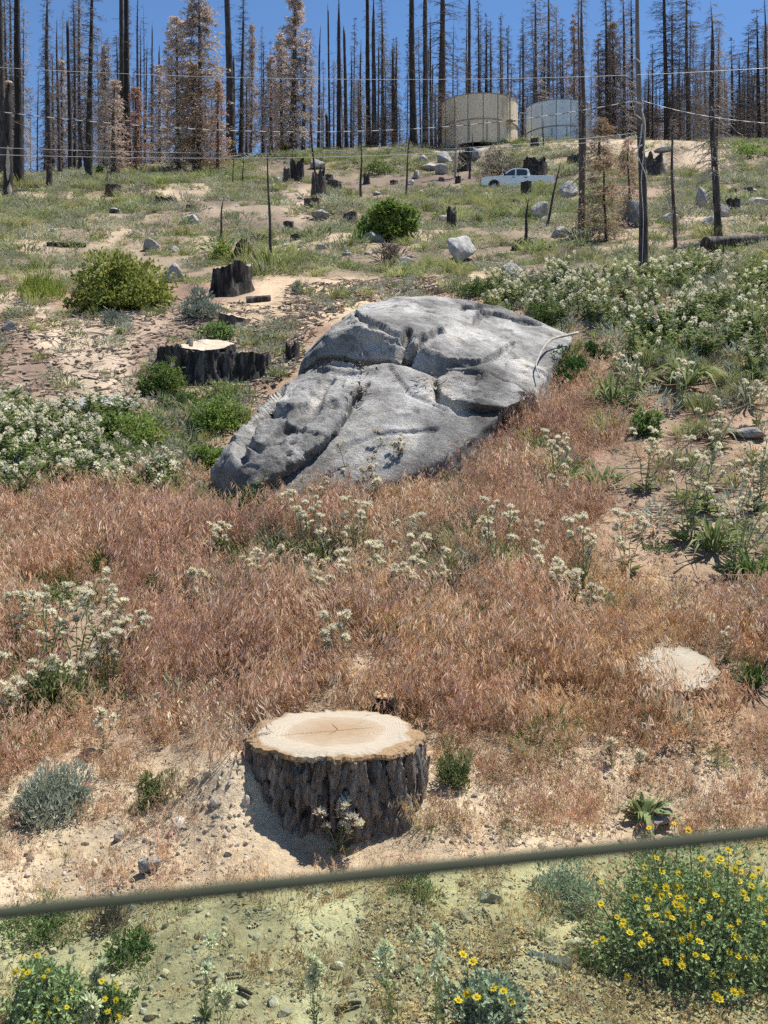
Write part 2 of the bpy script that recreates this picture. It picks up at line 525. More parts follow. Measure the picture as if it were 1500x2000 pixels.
def build_terrain():
    nr, nc = 460, 330
    ds = np.exp(np.linspace(math.log(1.3), math.log(420), nr))
    ts = np.linspace(-.95, .95, nc)
    X = ts[None, :] * (ds[:, None] + 3.0)
    Y = np.broadcast_to(ds[:, None], X.shape)
    Z = H(X, Y)
    G = np.stack([X, Y, Z], -1)
    u, v = uv_of(X, Y, Z)
    nz = fbm2(X / (.12 * Y ** .7), Y / (.12 * Y ** .7), 3, 51)
    nz2 = fbm2(X / (.5 * Y ** .6), Y / (.5 * Y ** .6), 4, 61)
    uw = u + nz2 * 45
    vw = v + nz * 16 + nz2 * 14
    def lay(col, c, m):
        return col * (1 - m[..., None]) + np.array(c) * m[..., None]
    col = np.broadcast_to(np.array((.34, .255, .18)), X.shape + (3,)).copy()
    col = lay(col, (.52, .42, .29), sstep(1430, 1540, vw))
    col = lay(col, (.40, .31, .20), sstep(.1, .5, nz2) * sstep(1600, 1700, vw) * .7)
    col = lay(col, (.37, .28, .18), blob(uw, vw, [(830, 1880, 130, 90), (1010, 1830, 110, 60), (1150, 1960, 250, 60), (1000, 1960, 260, 60)]))
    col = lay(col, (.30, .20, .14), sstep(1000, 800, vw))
    mul = blob(uw, vw, [(150, 680, 420, 100)])
    col = lay(col, (.30, .215, .16), mul)
    col = lay(col, (.44, .35, .26), mul * sstep(.05, .35, nz))
    col = lay(col, (.50, .38, .255), blob(uw, vw, [(620, 590, 150, 45), (760, 555, 250, 22), (60, 622, 90, 18), (470, 610, 60, 30)]))
    col = lay(col, (.50, .33, .19), blob(uw, vw, [(1110, 545, 90, 24)]))
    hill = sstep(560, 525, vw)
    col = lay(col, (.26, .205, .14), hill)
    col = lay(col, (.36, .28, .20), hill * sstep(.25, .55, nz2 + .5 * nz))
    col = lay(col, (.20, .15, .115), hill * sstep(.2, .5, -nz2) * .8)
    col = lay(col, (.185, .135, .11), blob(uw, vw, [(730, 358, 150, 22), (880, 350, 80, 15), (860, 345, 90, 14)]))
    col = lay(col, (.42, .325, .235), blob(uw, vw, [(580, 385, 55, 30), (900, 285, 90, 16), (1250, 290, 200, 26), (1330, 310, 100, 30), (380, 395, 70, 14), (60, 383, 40, 10), (1050, 300, 60, 14)]) * .85)
    col = lay(col, (.30, .215, .16), blob(uw, vw, [(1260, 380, 110, 35), (1480, 540, 60, 40)]))
    col = lay(col, (.37, .265, .185), blob(uw, vw, [(1270, 900, 70, 120), (1240, 1000, 90, 90), (1440, 900, 80, 90), (1300, 1100, 70, 60)]))
    col = lay(col, (.40, .27, .16), blob(uw, vw, [(1330, 1190, 200, 80), (1400, 1420, 160, 60)]) * .8)
    nz3 = fbm2(X / (.05 * Y ** .75), Y / (.05 * Y ** .75), 3, 71)
    col = col * (1 + .2 * nz[..., None] + .25 * nz3[..., None])
    col = np.clip(col, .02, .8)
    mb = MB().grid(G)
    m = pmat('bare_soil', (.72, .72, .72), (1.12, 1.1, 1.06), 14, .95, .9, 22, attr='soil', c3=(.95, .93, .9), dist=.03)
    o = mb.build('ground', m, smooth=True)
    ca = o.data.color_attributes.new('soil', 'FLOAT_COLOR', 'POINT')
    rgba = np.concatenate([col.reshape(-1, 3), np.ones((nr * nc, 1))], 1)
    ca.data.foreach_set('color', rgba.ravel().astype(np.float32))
    tag(o, 'dry sandy hillside rising to the burned forest', 'ground', kind='structure')
    # the road the car stands on, behind the frame
    xs = np.linspace(-120, 120, 9)
    ys = np.linspace(-120, 1.6, 9)
    g = np.stack(np.meshgrid(xs, ys, indexing='ij'), -1)
    g = np.concatenate([g, np.full(g.shape[:2] + (1,), -1.99)], -1).transpose(1, 0, 2)
    r = MB().grid(g).build('road', pmat('asphalt', (.04, .04, .042), (.07, .07, .07), 40, .9, .3))
    tag(r, 'grey asphalt road the photograph is taken from', 'road', kind='structure')
build_terrain()

# ------------------------------------------------------------------ scattering of uncountable stuff
def scatter(name, pts, rots, scl, idx, protos, label, cat):
    col = bpy.data.collections.new(name + '_kinds')
    for k, p in enumerate(protos):
        o = bpy.data.objects.new('%s_kind_%02d' % (name, k), p)
        col.objects.link(o)
    me = bpy.data.meshes.new(name)
    n = len(pts)
    me.vertices.add(n)
    me.vertices.foreach_set('co', np.asarray(pts, np.float32).ravel())
    a = me.attributes.new('turn', 'FLOAT_VECTOR', 'POINT')
    a.data.foreach_set('vector', np.asarray(rots, np.float32).ravel())
    a = me.attributes.new('size', 'FLOAT_VECTOR', 'POINT')
    s = np.asarray(scl, np.float32)
    if s.ndim == 1:
        s = np.repeat(s[:, None], 3, 1)
    a.data.foreach_set('vector', s.ravel())
    a = me.attributes.new('pick', 'INT', 'POINT')
    a.data.foreach_set('value', np.asarray(idx, np.int32))
    o = put(name, me)
    ng = bpy.data.node_groups.new(name + '_spread', 'GeometryNodeTree')
    ng.interface.new_socket('Geometry', in_out='INPUT', socket_type='NodeSocketGeometry')
    ng.interface.new_socket('Geometry', in_out='OUTPUT', socket_type='NodeSocketGeometry')
    N, Lk = ng.nodes, ng.links
    gi, go = N.new('NodeGroupInput'), N.new('NodeGroupOutput')
    ci = N.new('GeometryNodeCollectionInfo')
    ci.inputs['Collection'].default_value = col
    ci.inputs['Separate Children'].default_value = True
    ci.inputs['Reset Children'].default_value = True
    ip = N.new('GeometryNodeInstanceOnPoints')
    ip.inputs['Pick Instance'].default_value = True
    def na(nm, t):
        x = N.new('GeometryNodeInputNamedAttribute')
        x.data_type = t
        x.inputs['Name'].default_value = nm
        return x.outputs['Attribute']
    Lk.new(gi.outputs[0], ip.inputs['Points'])
    Lk.new(ci.outputs[0], ip.inputs['Instance'])
    Lk.new(na('pick', 'INT'), ip.inputs['Instance Index'])
    Lk.new(na('turn', 'FLOAT_VECTOR'), ip.inputs['Rotation'])
    Lk.new(na('size', 'FLOAT_VECTOR'), ip.inputs['Scale'])
    Lk.new(ip.outputs[0], go.inputs[0])
    md = o.modifiers.new('spread', 'NODES')
    md.node_group = ng
    tag(o, label, cat, kind='stuff')
    return o

def rots_z(n, tilt=.15, rng=RNG):
    r = rng.uniform(-tilt, tilt, (n, 3))
    r[:, 2] = rng.uniform(0, 2 * math.pi, n)
    return r

def uncovered(pts, grow=1.0, rmax=9.0):
    keep = np.ones(len(pts), bool)
    for (x, y, r, f) in CLEAR:
        if r > rmax:
            continue
        dx = np.abs(pts[:, 0] - x)
        dy = pts[:, 1] - y
        keep &= ~((dx < r * grow) & (dy < r * .6) & (dy > -(r + f)))
    return keep

def world_area(poly, n, rng=RNG, jitter=0):
    """n ground points spread evenly over the piece of ground that the photo shows inside a pixel polygon"""
    poly = list(poly)
    us = [p[0] for p in poly]
    vs = [p[1] for p in poly]
    corner = gps(np.linspace(min(us), max(us), 24).repeat(24), np.tile(np.linspace(min(vs), max(vs), 24), 24))
    x0, x1 = corner[:, 0].min(), corner[:, 0].max()
    y0, y1 = corner[:, 1].min(), corner[:, 1].max()
    out = []
    got = 0
    for _ in range(60):
        x = rng.uniform(x0, x1, n * 2)
        y = rng.uniform(y0, y1, n * 2)
        z = H(x, y)
        u, v = uv_of(x, y, z)
        if jitter:
            u = u + fbm2(x / .5, y / .5, 3, 77) * jitter
            v = v + fbm2(x / .5, y / .5, 3, 78) * jitter * .6
        k = inpoly(u, v, poly)
        out.append(np.stack([x, y, z], 1)[k])
        got += k.sum()
        if got >= n:
            break
    return np.concatenate(out)[:n]

# ------------------------------------------------------------------ rocks
def hull_mesh(name, pts, voxel, smooth_it=4, amp=.02, nscale=3.0, seed=0, mat=None, fine=.35, cuts=(), ledge=.3):
    """solid from a convex hull, voxel remeshed, rounded a little and roughened"""
    bm = bmesh.new()
    for p in pts:
        bm.verts.new(p)
    bmesh.ops.convex_hull(bm, input=bm.verts)
    me = bpy.data.meshes.new('tmp')
    bm.to_mesh(me)
    bm.free()
    o = bpy.data.objects.new('tmp', me)
    C.objects.link(o)
    r = o.modifiers.new('r', 'REMESH')
    r.mode = 'VOXEL'
    r.voxel_size = voxel
    if smooth_it:
        s = o.modifiers.new('s', 'SMOOTH')
        s.factor = .5
        s.iterations = smooth_it
    dg = bpy.context.evaluated_depsgraph_get()
    ev = o.evaluated_get(dg)
    out = bpy.data.meshes.new_from_object(ev)
    out.name = name
    bpy.data.objects.remove(o)
    bpy.data.meshes.remove(me)
    n = len(out.vertices)
    co = np.zeros(n * 3)
    out.vertices.foreach_get('co', co)
    co = co.reshape(-1, 3)
    no = np.zeros(n * 3)
    out.vertices.foreach_get('normal', no)
    no = no.reshape(-1, 3)
    d = fbm(co * nscale, 5, seed) * amp + fbm(co * nscale * 7, 3, seed + 40) * amp * fine
    st = fbm(co * nscale * .55 + 3, 3, seed + 60)      # exfoliation ledges
    d = d + amp * ledge * (sstep(-.05, .0, st) + sstep(.28, .33, st) + sstep(-.40, -.36, st) - 1.5)
    rid = 1 - np.abs(fbm(co * nscale * .8 + 9, 3, seed + 80))
    d = d - np.clip(rid - .93, 0, 1) * amp * 6
    for f in cuts:
        d = d + f(co, no)
    co = co + no * d[:, None]
    out.vertices.foreach_set('co', co.ravel())
    out.polygons.foreach_set('use_smooth', np.ones(len(out.polygons), bool))
    out.materials.clear()
    out.materials.append(mat)
    out.update()
    return out

def rock_mesh(seed, mat, ax=(1, .8, .6)):
    rng = np.random.default_rng(1000 + seed)
    p = unit(rng.normal(size=(15, 3))) * rng.uniform(.75, 1.0, (15, 1)) * np.array(ax) * .5
    p[:, 2] += .12
    return hull_mesh('boulder', p, .035, 2, .02, 3.5, seed, mat, .5)

def granite():
    m = pmat('grey_granite', (.19, .183, .174), (.47, .455, .43), 1.3, .9, 1.0, 26, c3=(.30, .29, .275), detail=10, dist=.025)
    nt = m.node_tree
    N, Lk = nt.nodes, nt.links
    b = N['Principled BSDF']
    rp = [x for x in N if x.type == 'VALTORGB'][0].color_ramp.elements
    rp[0].position, rp[1].position, rp[2].position = .40, .49, .60
    src = b.inputs['Base Color'].links[0].from_socket
    tc = N.new('ShaderNodeTexCoord')
    # fine dark and light mineral speckle
    n1 = N.new('ShaderNodeTexNoise')
    n1.inputs['Scale'].default_value = 55
    n1.inputs['Detail'].default_value = 6
    Lk.new(tc.outputs['Object'], n1.inputs['Vector'])
    r1 = N.new('ShaderNodeValToRGB')
    r1.color_ramp.elements[0].position = .36
    r1.color_ramp.elements[0].color = (.38, .38, .39, 1)
    r1.color_ramp.elements[1].position = .6
    r1.color_ramp.elements[1].color = (1.22, 1.21, 1.18, 1)
    Lk.new(n1.outputs['Fac'], r1.inputs['Fac'])
    mx = N.new('ShaderNodeMix')
    mx.data_type = 'RGBA'
    mx.blend_type = 'MULTIPLY'
    mx.inputs['Factor'].default_value = .42
    Lk.new(src, mx.inputs[6])
    Lk.new(r1.outputs[0], mx.inputs[7])
    # dark lichen stains
    n2 = N.new('ShaderNodeTexNoise')
    n2.inputs['Scale'].default_value = 3.2
    n2.inputs['Detail'].default_value = 12
    n2.inputs['Roughness'].default_value = .72
    Lk.new(tc.outputs['Object'], n2.inputs['Vector'])
    r2 = N.new('ShaderNodeValToRGB')
    r2.color_ramp.elements[0].position = .53
    r2.color_ramp.elements[0].color = (0, 0, 0, 1)
    r2.color_ramp.elements[1].position = .66
    r2.color_ramp.elements[1].color = (1, 1, 1, 1)
    Lk.new(n2.outputs['Fac'], r2.inputs['Fac'])
    m2 = N.new('ShaderNodeMix')
    m2.data_type = 'RGBA'
    Lk.new(r2.outputs[0], m2.inputs['Factor'])
    Lk.new(mx.outputs[2], m2.inputs[6])
    m2.inputs[7].default_value = (.085, .08, .075, 1)
    n3 = N.new('ShaderNodeTexNoise')      # broad tan and dark weathering streaks
    n3.inputs['Scale'].default_value = 1.1
    n3.inputs['Detail'].default_value = 9
    n3.inputs['Roughness'].default_value = .68
    mp3 = N.new('ShaderNodeMapping')
    mp3.inputs['Scale'].default_value = (1.6, .6, 1.2)
    mp3.inputs['Rotation'].default_value = (0, 0, .5)
    Lk.new(tc.outputs['Object'], mp3.inputs[0])
    Lk.new(mp3.outputs[0], n3.inputs['Vector'])
    r3 = N.new('ShaderNodeValToRGB')
    r3.color_ramp.elements[0].position = .38
    r3.color_ramp.elements[0].color = (.62, .61, .60, 1)
    r3.color_ramp.elements[1].position = .66
    r3.color_ramp.elements[1].color = (1.18, 1.1, .97, 1)
    k3 = r3.color_ramp.elements.new(.52)
    k3.color = (1, 1, 1, 1)
    Lk.new(n3.outputs['Fac'], r3.inputs['Fac'])
    m3 = N.new('ShaderNodeMix')
    m3.data_type = 'RGBA'
    m3.blend_type = 'MULTIPLY'
    m3.inputs['Factor'].default_value = 1.0
    Lk.new(m2.outputs[2], m3.inputs[6])
    Lk.new(r3.outputs[0], m3.inputs[7])
    Lk.new(m3.outputs[2], b.inputs['Base Color'])
    return m

def P3(u, v, d):
    return np.array(((u - 750) / F * d, d, -(v - HV) / F * d))

def crack(pts, width, depth):
    """groove along a polyline through 3-D points"""
    pts = np.array([P3(*p) for p in pts])
    def f(co, no):
        best = np.full(len(co), 9.0)
        for a, b in zip(pts[:-1], pts[1:]):
            # compare across the line of sight only: distance between directions from the eye, scaled to metres
            ab = b - a
            t = np.clip(((co - a) @ ab) / (ab @ ab), 0, 1)
            best = np.minimum(best, np.linalg.norm(co - (a + t[:, None] * ab), axis=1))
        w = width * (.8 + .5 * vnoise(co * 5, 5))
        return -depth * np.clip(1 - best / w, 0, 1) ** .6
    return f

def surf_crack(uvs, width, depth, dlo, dhi):
    """groove where the sight lines through uv meet the top of the rock between two distances"""
    uvs = np.array(uvs, float)
    def f(co, no):
        u = 750 + F * co[:, 0] / co[:, 1]
        v = HV - F * co[:, 2] / co[:, 1]
        q = np.stack([u, v], 1)
        best = np.full(len(co), 1e4)
        for a, b in zip(uvs[:-1], uvs[1:]):
            ab = b - a
            t = np.clip(((q - a) @ ab) / (ab @ ab), 0, 1)
            best = np.minimum(best, np.linalg.norm(q - (a + t[:, None] * ab), axis=1))
        best = best * co[:, 1] / F
        vis = ((no * (-co)).sum(1) > 0) & (co[:, 1] > dlo) & (co[:, 1] < dhi)
        w = width * (.9 + .5 * vnoise(co * 7, 5))
        return np.where(vis, -depth * np.clip(1 - best / w, 0, 1) ** .45, 0)
    return f

def facets(cell, k, seed):
    """broken faces: piecewise tilted planes with sharp steps between them"""
    def f(co, no):
        rng = np.random.default_rng(seed)
        lo, hi = co.min(0), co.max(0)
        m = int(np.prod((hi - lo) / cell)) + 8
        c = rng.uniform(lo, hi, (m, 3))
        t = unit(rng.normal(size=(m, 3)))
        h = rng.uniform(-.5, .5, m)
        q = co + .12 * cell * np.stack([vnoise(co * 6 / cell, 1), vnoise(co * 6 / cell, 2), vnoise(co * 6 / cell, 3)], 1)
        best = np.full(len(co), 1e9)
        idx = np.zeros(len(co), int)
        for j in range(m):
            dd = ((q - c[j]) ** 2).sum(1)
            w = dd < best
            best[w] = dd[w]
            idx[w] = j
        return k * (((co - c[idx]) * t[idx]).sum(1) / cell + h[idx])
    return f

def build_boulder():
    g = granite()
    root = empty('granite_boulder', gp(720, 985))
    inv = -np.array(root.location)
    def blockmesh(pts, amp, seed, sm, cuts=(), nscale=1.6, vox=.019):
        p = np.array([P3(*q) for q in pts])
        me = hull_mesh('rock_slab', p, vox, sm, amp, nscale, seed, g, .3, cuts)
        me.transform(Matrix.Translation(Vector(inv)))
        return put('rock_slab', me, root)
    # upper dome
    top = [(582, 733, 10.9), (588, 700, 11.2), (612, 668, 11.6), (648, 632, 12.0), (700, 598, 12.4), (760, 582, 12.8), (850, 578, 13.0),
           (930, 590, 13.1), (1010, 610, 13.1), (1070, 640, 12.9), (1118, 660, 12.3), (1095, 690, 11.4), (1062, 735, 10.6), (1040, 770, 10.15),
           (955, 745, 10.35), (800, 722, 10.64), (592, 745, 10.95),
           (640, 652, 10.85), (604, 695, 10.82), (785, 652, 10.62), (720, 612, 11.7), (880, 640, 11.5), (700, 634, 10.72),
           (1010, 655, 12.0), (960, 690, 11.2), (600, 800, 13.4), (900, 720, 14.0), (1110, 720, 12.4), (620, 900, 11.0), (1040, 900, 10.3)]
    blockmesh(top, .020, 3, 5, [facets(1.0, .02, 11),
        surf_crack([(690, 606), (712, 622), (730, 634), (770, 650), (830, 662)], .042, .13, 10.3, 13.2),
        surf_crack([(795, 650), (785, 672), (782, 700), (795, 716)], .06, .22, 10.3, 12.5),
        surf_crack([(860, 645), (832, 655), (805, 690), (797, 712)], .05, .18, 10.3, 12.5),
        surf_crack([(905, 601), (940, 600)], .055, .12, 11, 13.4),
        surf_crack([(928, 632), (935, 615), (965, 612), (1010, 628), (1050, 634)], .045, .13, 11, 13.4),
        surf_crack([(1000, 672), (960, 700), (930, 712), (880, 710)], .04, .10, 10, 13),
        surf_crack([(820, 590), (900, 596), (990, 603), (1050, 622)], .03, .03, 11, 13.4),
        surf_crack([(600, 730), (640, 702), (700, 712), (790, 716)], .05, .12, 10, 12)])
    # lower smooth slab
    low = [(708, 716, 10.45), (760, 712, 10.5), (820, 720, 10.5), (862, 760, 10.0), (940, 795, 9.75), (985, 800, 9.7), (930, 850, 9.3), (860, 900, 9.05),
           (740, 960, 8.8), (620, 1000, 8.5), (520, 985, 8.5), (500, 950, 8.65), (560, 900, 8.95), (640, 850, 9.35), (690, 760, 10.0),
           (780, 800, 9.65), (720, 880, 9.15), (560, 1150, 9.0), (900, 1100, 9.2), (700, 1000, 11), (950, 950, 10.5)]
    blockmesh(low, .012, 9, 5, [facets(.8, .006, 21),surf_crack([(700, 760), (670, 815), (610, 868), (545, 925)], .05, .09, 8, 11),
                                surf_crack([(850, 720), (856, 780), (900, 800), (985, 800)], .05, .08, 9, 11),
                                surf_crack([(690, 770), (720, 750)], .03, .05, 9, 11), surf_crack([(660, 880), (740, 850), (850, 838)], .028, .035, 8, 11), surf_crack([(760, 720), (800, 770), (870, 800)], .026, .03, 8, 11)])
    # broken block at the lower end
    left = [(432, 962, 8.75), (418, 935, 8.95), (440, 885, 9.05), (470, 832, 9.35), (530, 775, 9.85), (580, 738, 10.3), (618, 712, 10.55), (650, 702, 10.6),
            (690, 704, 10.55), (712, 718, 10.35), (700, 750, 9.95), (672, 800, 9.5), (630, 858, 9.0), (560, 915, 8.62), (500, 948, 8.45), (450, 965, 8.6),
            (455, 905, 8.62), (560, 800, 9.35), (600, 840, 9.05), (500, 870, 8.72), (440, 1060, 9.2), (640, 1000, 9.9), (560, 900, 10.4)]
    blockmesh(left, .024, 17, 3, [surf_crack([(478, 900), (470, 860), (500, 815), (540, 770), (560, 740)], .06, .10, 8, 11),
                                 surf_crack([(470, 860), (510, 880), (545, 862)], .05, .07, 8, 11),
                                 surf_crack([(520, 800), (575, 808), (610, 790), (640, 740)], .08, .10, 8, 11),
                                 surf_crack([(540, 850), (600, 822), (650, 790)], .05, .06, 8, 11),
                                 surf_crack([(600, 712), (650, 726), (700, 728)], .06, .07, 8, 11),
                                 facets(.6, .05, 5), facets(.2, .008, 6)], 1.5)
    # small block lodged at the right
    rb = [(858, 742, 10.15), (872, 716, 10.4), (905, 712, 10.5), (960, 720, 10.5), (1010, 745, 10.2), (1040, 772, 9.95), (990, 795, 9.65), (940, 790, 9.62),
          (890, 782, 9.75), (862, 772, 9.85), (900, 745, 10.05), (900, 880, 10.2), (1010, 860, 10.3)]
    blockmesh(rb, .025, 23, 4, [facets(.4, .04, 31)])
    # dark wedge between the dome and the lower block on the far left
    wb = [(580, 745, 10.7), (600, 728, 10.75), (625, 705, 10.8), (560, 770, 10.4), (510, 812, 10.1), (540, 800, 10.6), (600, 860, 11.2), (470, 860, 9.8), (500, 900, 10.2)]
    blockmesh(wb, .04, 29, 3)
    tag(root, 'huge cracked grey granite boulder in the middle of the slope', 'boulder')
    # dry needles and soil caught in the joint
    rng = np.random.default_rng(5)
    mb = MB()
    for (u, v, d, r) in ((842, 742, 10.25, .16), (715, 714, 10.5, .1), (690, 765, 9.92, .1)):
        c = P3(u, v, d)
        n = 90
        p = c + rng.normal(size=(n, 3)) * np.array((r, r, .03))
        mb.leaves(p, unit(rng.normal(size=(n, 3)) * np.array((1, 1, .15))), np.array((0, 0, 1.0)), rng.uniform(.05, .1, n), .014)
    o = mb.build('needle_litter', M['wood_chip'])
    o.parent = root
    o.location = inv
    o['kind'] = 'stuff'
build_boulder()

# pale branch lying on the boulder
def branch_obj(name, pts, r0, r1, mat, label, cat, sides=8, twigs=()):
    pts = np.array(pts, float)
    t = np.linspace(0, 1, 22)
    s = np.linspace(0, 1, len(pts))
    path = np.stack([np.interp(t, s, pts[:, k]) for k in range(3)], 1)
    ker = np.array([1, 2, 1.]) / 4
    for _ in range(2):
        path[1:-1] = (path[:-2] + 2 * path[1:-1] + path[2:]) / 4
    base = path[0].copy()
    jit = fbm(path * 5, 3, 8)[:, None] * np.array((.6, .6, .4)) * r0
    mb = MB().tubes((path - base + jit)[None], (np.linspace(r0, r1, 22) * (1 + .15 * fbm(path * 9, 2, 3)))[None], sides, cap=True)
    o = mb.build(name, mat, smooth=True)
    o.location = base
    return tag(o, label, cat)
branch_obj('fallen_branch', [P3(1128, 650, 11.9), P3(1105, 655, 11.7), P3(1075, 662, 11.35), P3(1058, 685, 10.95), P3(1046, 712, 10.55), P3(1052, 738, 10.25)],
           .017, .007, M['grey_bark'], 'bleached crooked branch lying on the upper end of the huge boulder', 'branch')

ROCKS = [rock_mesh(k, M['rock'], a) for k, a in enumerate([(1, .8, .62), (1, .9, .75), (1, .7, .5), (1, .85, .42), (.9, 1, .8)])]
def rock(u, v, w, h, label, kind=0, dark=False, rz=None, sink=.12, group=None):
    """v is the foot of the rock in the photo, w and h its size in pixels"""
    p = gp(u, v)
    s = px(p.y)
    me = ROCKS[kind % len(ROCKS)]
    o = put('boulder', me, None, p, (RNG.uniform(-.12, .12), RNG.uniform(-.12, .12), RNG.uniform(0, 6.28) if rz is None else rz))
    dz = max(v_.co.z for v_ in me.vertices) - min(v_.co.z for v_ in me.vertices)
    o.scale = (w * s * 1.1, w * s * 1.0, h * s * 1.15 / dz)
    o.location.z += h * s * (.27 - sink)
    o.location.y += w * s * .25
    CLEAR.append((p.x, p.y + w * s * .25, w * s * .5, h * s * 1.2))
    if dark:
        o.data = me.copy()
        o.data.materials[0] = M['rock_dark']
    return tag(o, label, 'boulder', group)
rock(336, 552, 68, 42, 'rounded white boulder just right of the big yellow-green bush', 1)
rock(292, 491, 48, 24, 'angular grey-white rock uphill of the big yellow-green bush', 2)
rock(340, 493, 26, 14, 'small pale rock right of the angular grey-white rock', 0)
rock(898, 512, 82, 52, 'pale grey pointed boulder standing alone uphill of the huge boulder', 4)
rock(793, 522, 36, 22, 'small white rock left of the pale grey pointed boulder', 1)
rock(1000, 540, 66, 30, 'low whitish boulder right of the pale grey pointed boulder', 0)
rock(625, 430, 52, 22, 'flat white boulder left of the round green bush on the slope', 3)
rock(677, 500, 28, 7, 'flat pale rock in the grass below the round green bush', 3)
rock(1058, 428, 50, 32, 'angular boulder with one dark side beside the leaning burnt sapling', 2)
rock(1096, 466, 52, 26, 'light boulder at the foot of the near twin-trunked dead tree', 0)
rock(1114, 386, 48, 36, 'rounded grey boulder below the tail of the parked truck', 1)
rock(1238, 445, 84, 50, 'dark sooty boulder behind the tall black and white snag', 2, True)
rock(1308, 440, 58, 22, 'low grey boulder right of the tall black and white snag', 3)
rock(1372, 415, 36, 50, 'upright grey boulder left of the drooping dead tree', 4)
rock(1392, 440, 50, 22, 'sooty boulder at the foot of the drooping dead tree', 0, True)
rock(1415, 425, 34, 30, 'pale boulder between the drooping dead tree and a black stump', 1)
rock(1482, 404, 50, 20, 'pale low boulder at the right edge of the upper slope', 3)
rock(1472, 378, 26, 10, 'small grey rock high on the slope at the right edge', 3)
rock(14, 648, 44, 24, 'rounded pinkish rock at the left edge of the brown dirt', 1)
rock(620, 332, 42, 20, 'pinkish boulder at the edge of the trees above the stump pair', 3)
rock(803, 362, 24, 14, 'white rock beside the thin burnt pole', 0)
rock(812, 350, 26, 16, 'white boulder above the rock beside the thin burnt pole', 2)
rock(862, 342, 38, 20, 'angular white boulder below the crest left of the tan tank', 2)
rock(826, 322, 30, 20, 'grey boulder on the crest left of the dark boulder cluster', 0)
rock(868, 318, 42, 26, 'grey boulder beside the dark hollow on the crest', 1)
rock(925, 318, 44, 30, 'darker boulder under the tan tank', 4, True)  # the whole boulder takes the darker granite
rock(840, 333, 40, 16, 'low broad rock on the crest below the grey boulders', 3)
rock(735, 382, 24, 8, 'small white rock behind the round green bush', 3)
rock(543, 357, 22, 14, 'small tan rock uphill of the sandy mound', 0)
rock(960, 424, 26, 9, 'small flat rock in the grass below the parked truck', 3)
rock(870, 432, 30, 12, 'small dull rock left of the split stump on the slope', 3)
rock(1476, 290, 14, 10, 'small rock on the skyline at the far right', 0)
rock(1424, 290, 16, 10, 'small round rock on the crest at the right', 1)
rock(143, 332, 34, 12, 'pale rock on the crest among the burnt trunks at the left', 3)
rock(1298, 300, 40, 14, 'flat tan rock on the bare crest behind the tall snag', 3)
rock(1180, 326, 34, 12, 'grey rock below the bare crest right of the blue tank', 3)
rock(1470, 862, 96, 22, 'flat whitish stone on the bare soil at the right edge', 3, sink=.05)
rock(1290, 1618, 84, 24, 'oblong grey stone lying just above the car window edge', 3, rz=.15, sink=.0)
rock(285, 1713, 64, 26, 'split grey stone on the sand at the lower left', 2, rz=.4, sink=0)
rock(185, 818, 190, 40, 'long dark lichened rock half buried below the brown dirt', 3, True, rz=.12)
rock(655, 1122, 34, 30, 'small grey stone in the grass below the huge boulder', 0)

# ------------------------------------------------------------------ stumps
def stump_mesh(seed, r, h, flare=.35, jag=.06, flute=.12, hollow=.02, seg=64, rows=14, tilt=(0, 0)):
    rng = np.random.default_rng(2000 + seed)
    a = np.arange(seg) / seg * 2 * math.pi
    lob = np.ones(seg)
    for k in (2, 3, 5, 7):
        lob += flute * rng.uniform(.2, 1) / (k * .6) * np.cos(k * a + rng.uniform(0, 6.28))
    G = []
    rim = jag * fbm(np.stack([np.cos(a) * 3, np.sin(a) * 3, np.full(seg, seed * .7)], 1), 4, seed)
    rim = rim + tilt[0] * np.cos(a) + tilt[1] * np.sin(a)
    for i in range(rows):
        t = i / (rows - 1)
        z = t * (h + rim) - .12 * h * (1 - t)
        fl = 1 + flare * (1 - t) ** 2.2 * (1 + .5 * np.cos(5 * a + seed))
        q = np.stack([np.cos(a) * 6, np.sin(a) * 6, np.full(seg, t * h / r * 1.2 + seed)], 1)
        rid = 1 - np.abs(fbm(q * np.array((1.6, 1.6, .6)), 3, seed + 5))
        rr = r * lob * fl * (1 + .20 * (rid - .6) + .05 * fbm(q * np.array((3.5, 3.5, 1.2)), 2, seed + 9))
        G.append(np.stack([np.cos(a) * rr, np.sin(a) * rr, z], 1))
    G = np.array(G)
    side = MB().grid(G, wrap=True)
    topr = G[-1]
    cen = topr.mean(0)
    rings = []
    for k, f in enumerate((.985, .8, .55, .3, .08)):
        q = cen + (topr - cen) * f
        q[:, 2] = cen[2] * (1 - f) + topr[:, 2] * f - hollow * (1 - f) + .012 * fbm(q * 5 / r, 2, seed + 3) * r - (.004 if k else .001)
        rings.append(q)
    cap = MB().grid(np.array(rings), wrap=True)
    cap.add(rings[-1], [[0, j, j + 1] for j in range(1, seg - 1)])
    return side, cap

def stump(u, v, w, h, label, seed, top='char', flare=.25, jag=.08, name='burnt_stump', body='char', lean=(0, 0), tilt=(0, 0), flute=.12):
    p = gp(u, v)
    s = px(p.y)
    w, h = w * 1.2, h * 1.2
    r = w * s / 2 / (1 + flare * .5)
    e = empty(name, (p.x, p.y + r * .8, p.z - .03))
    e.rotation_euler = (lean[0], lean[1], RNG.uniform(0, 6.28) if lean == (0, 0) and tilt == (0, 0) else 0)
    sd, cp = stump_mesh(seed, r, h * s, flare, jag * h * s * 1.5, flute, .02, 40, 10, (tilt[0] * r, tilt[1] * r))
    CLEAR.append((p.x, p.y + r * .8, r * 1.1, h * s * 1.6))
    sd.build('bark', M[body], e, True)
    cp.build('cut_top', M[top], e)
    return tag(e, label, 'stump')
stump(447, 580, 72, 56, 'charred stump with ragged pale top beside the grey-green bush', 1, 'wood_pale', .35, .12)
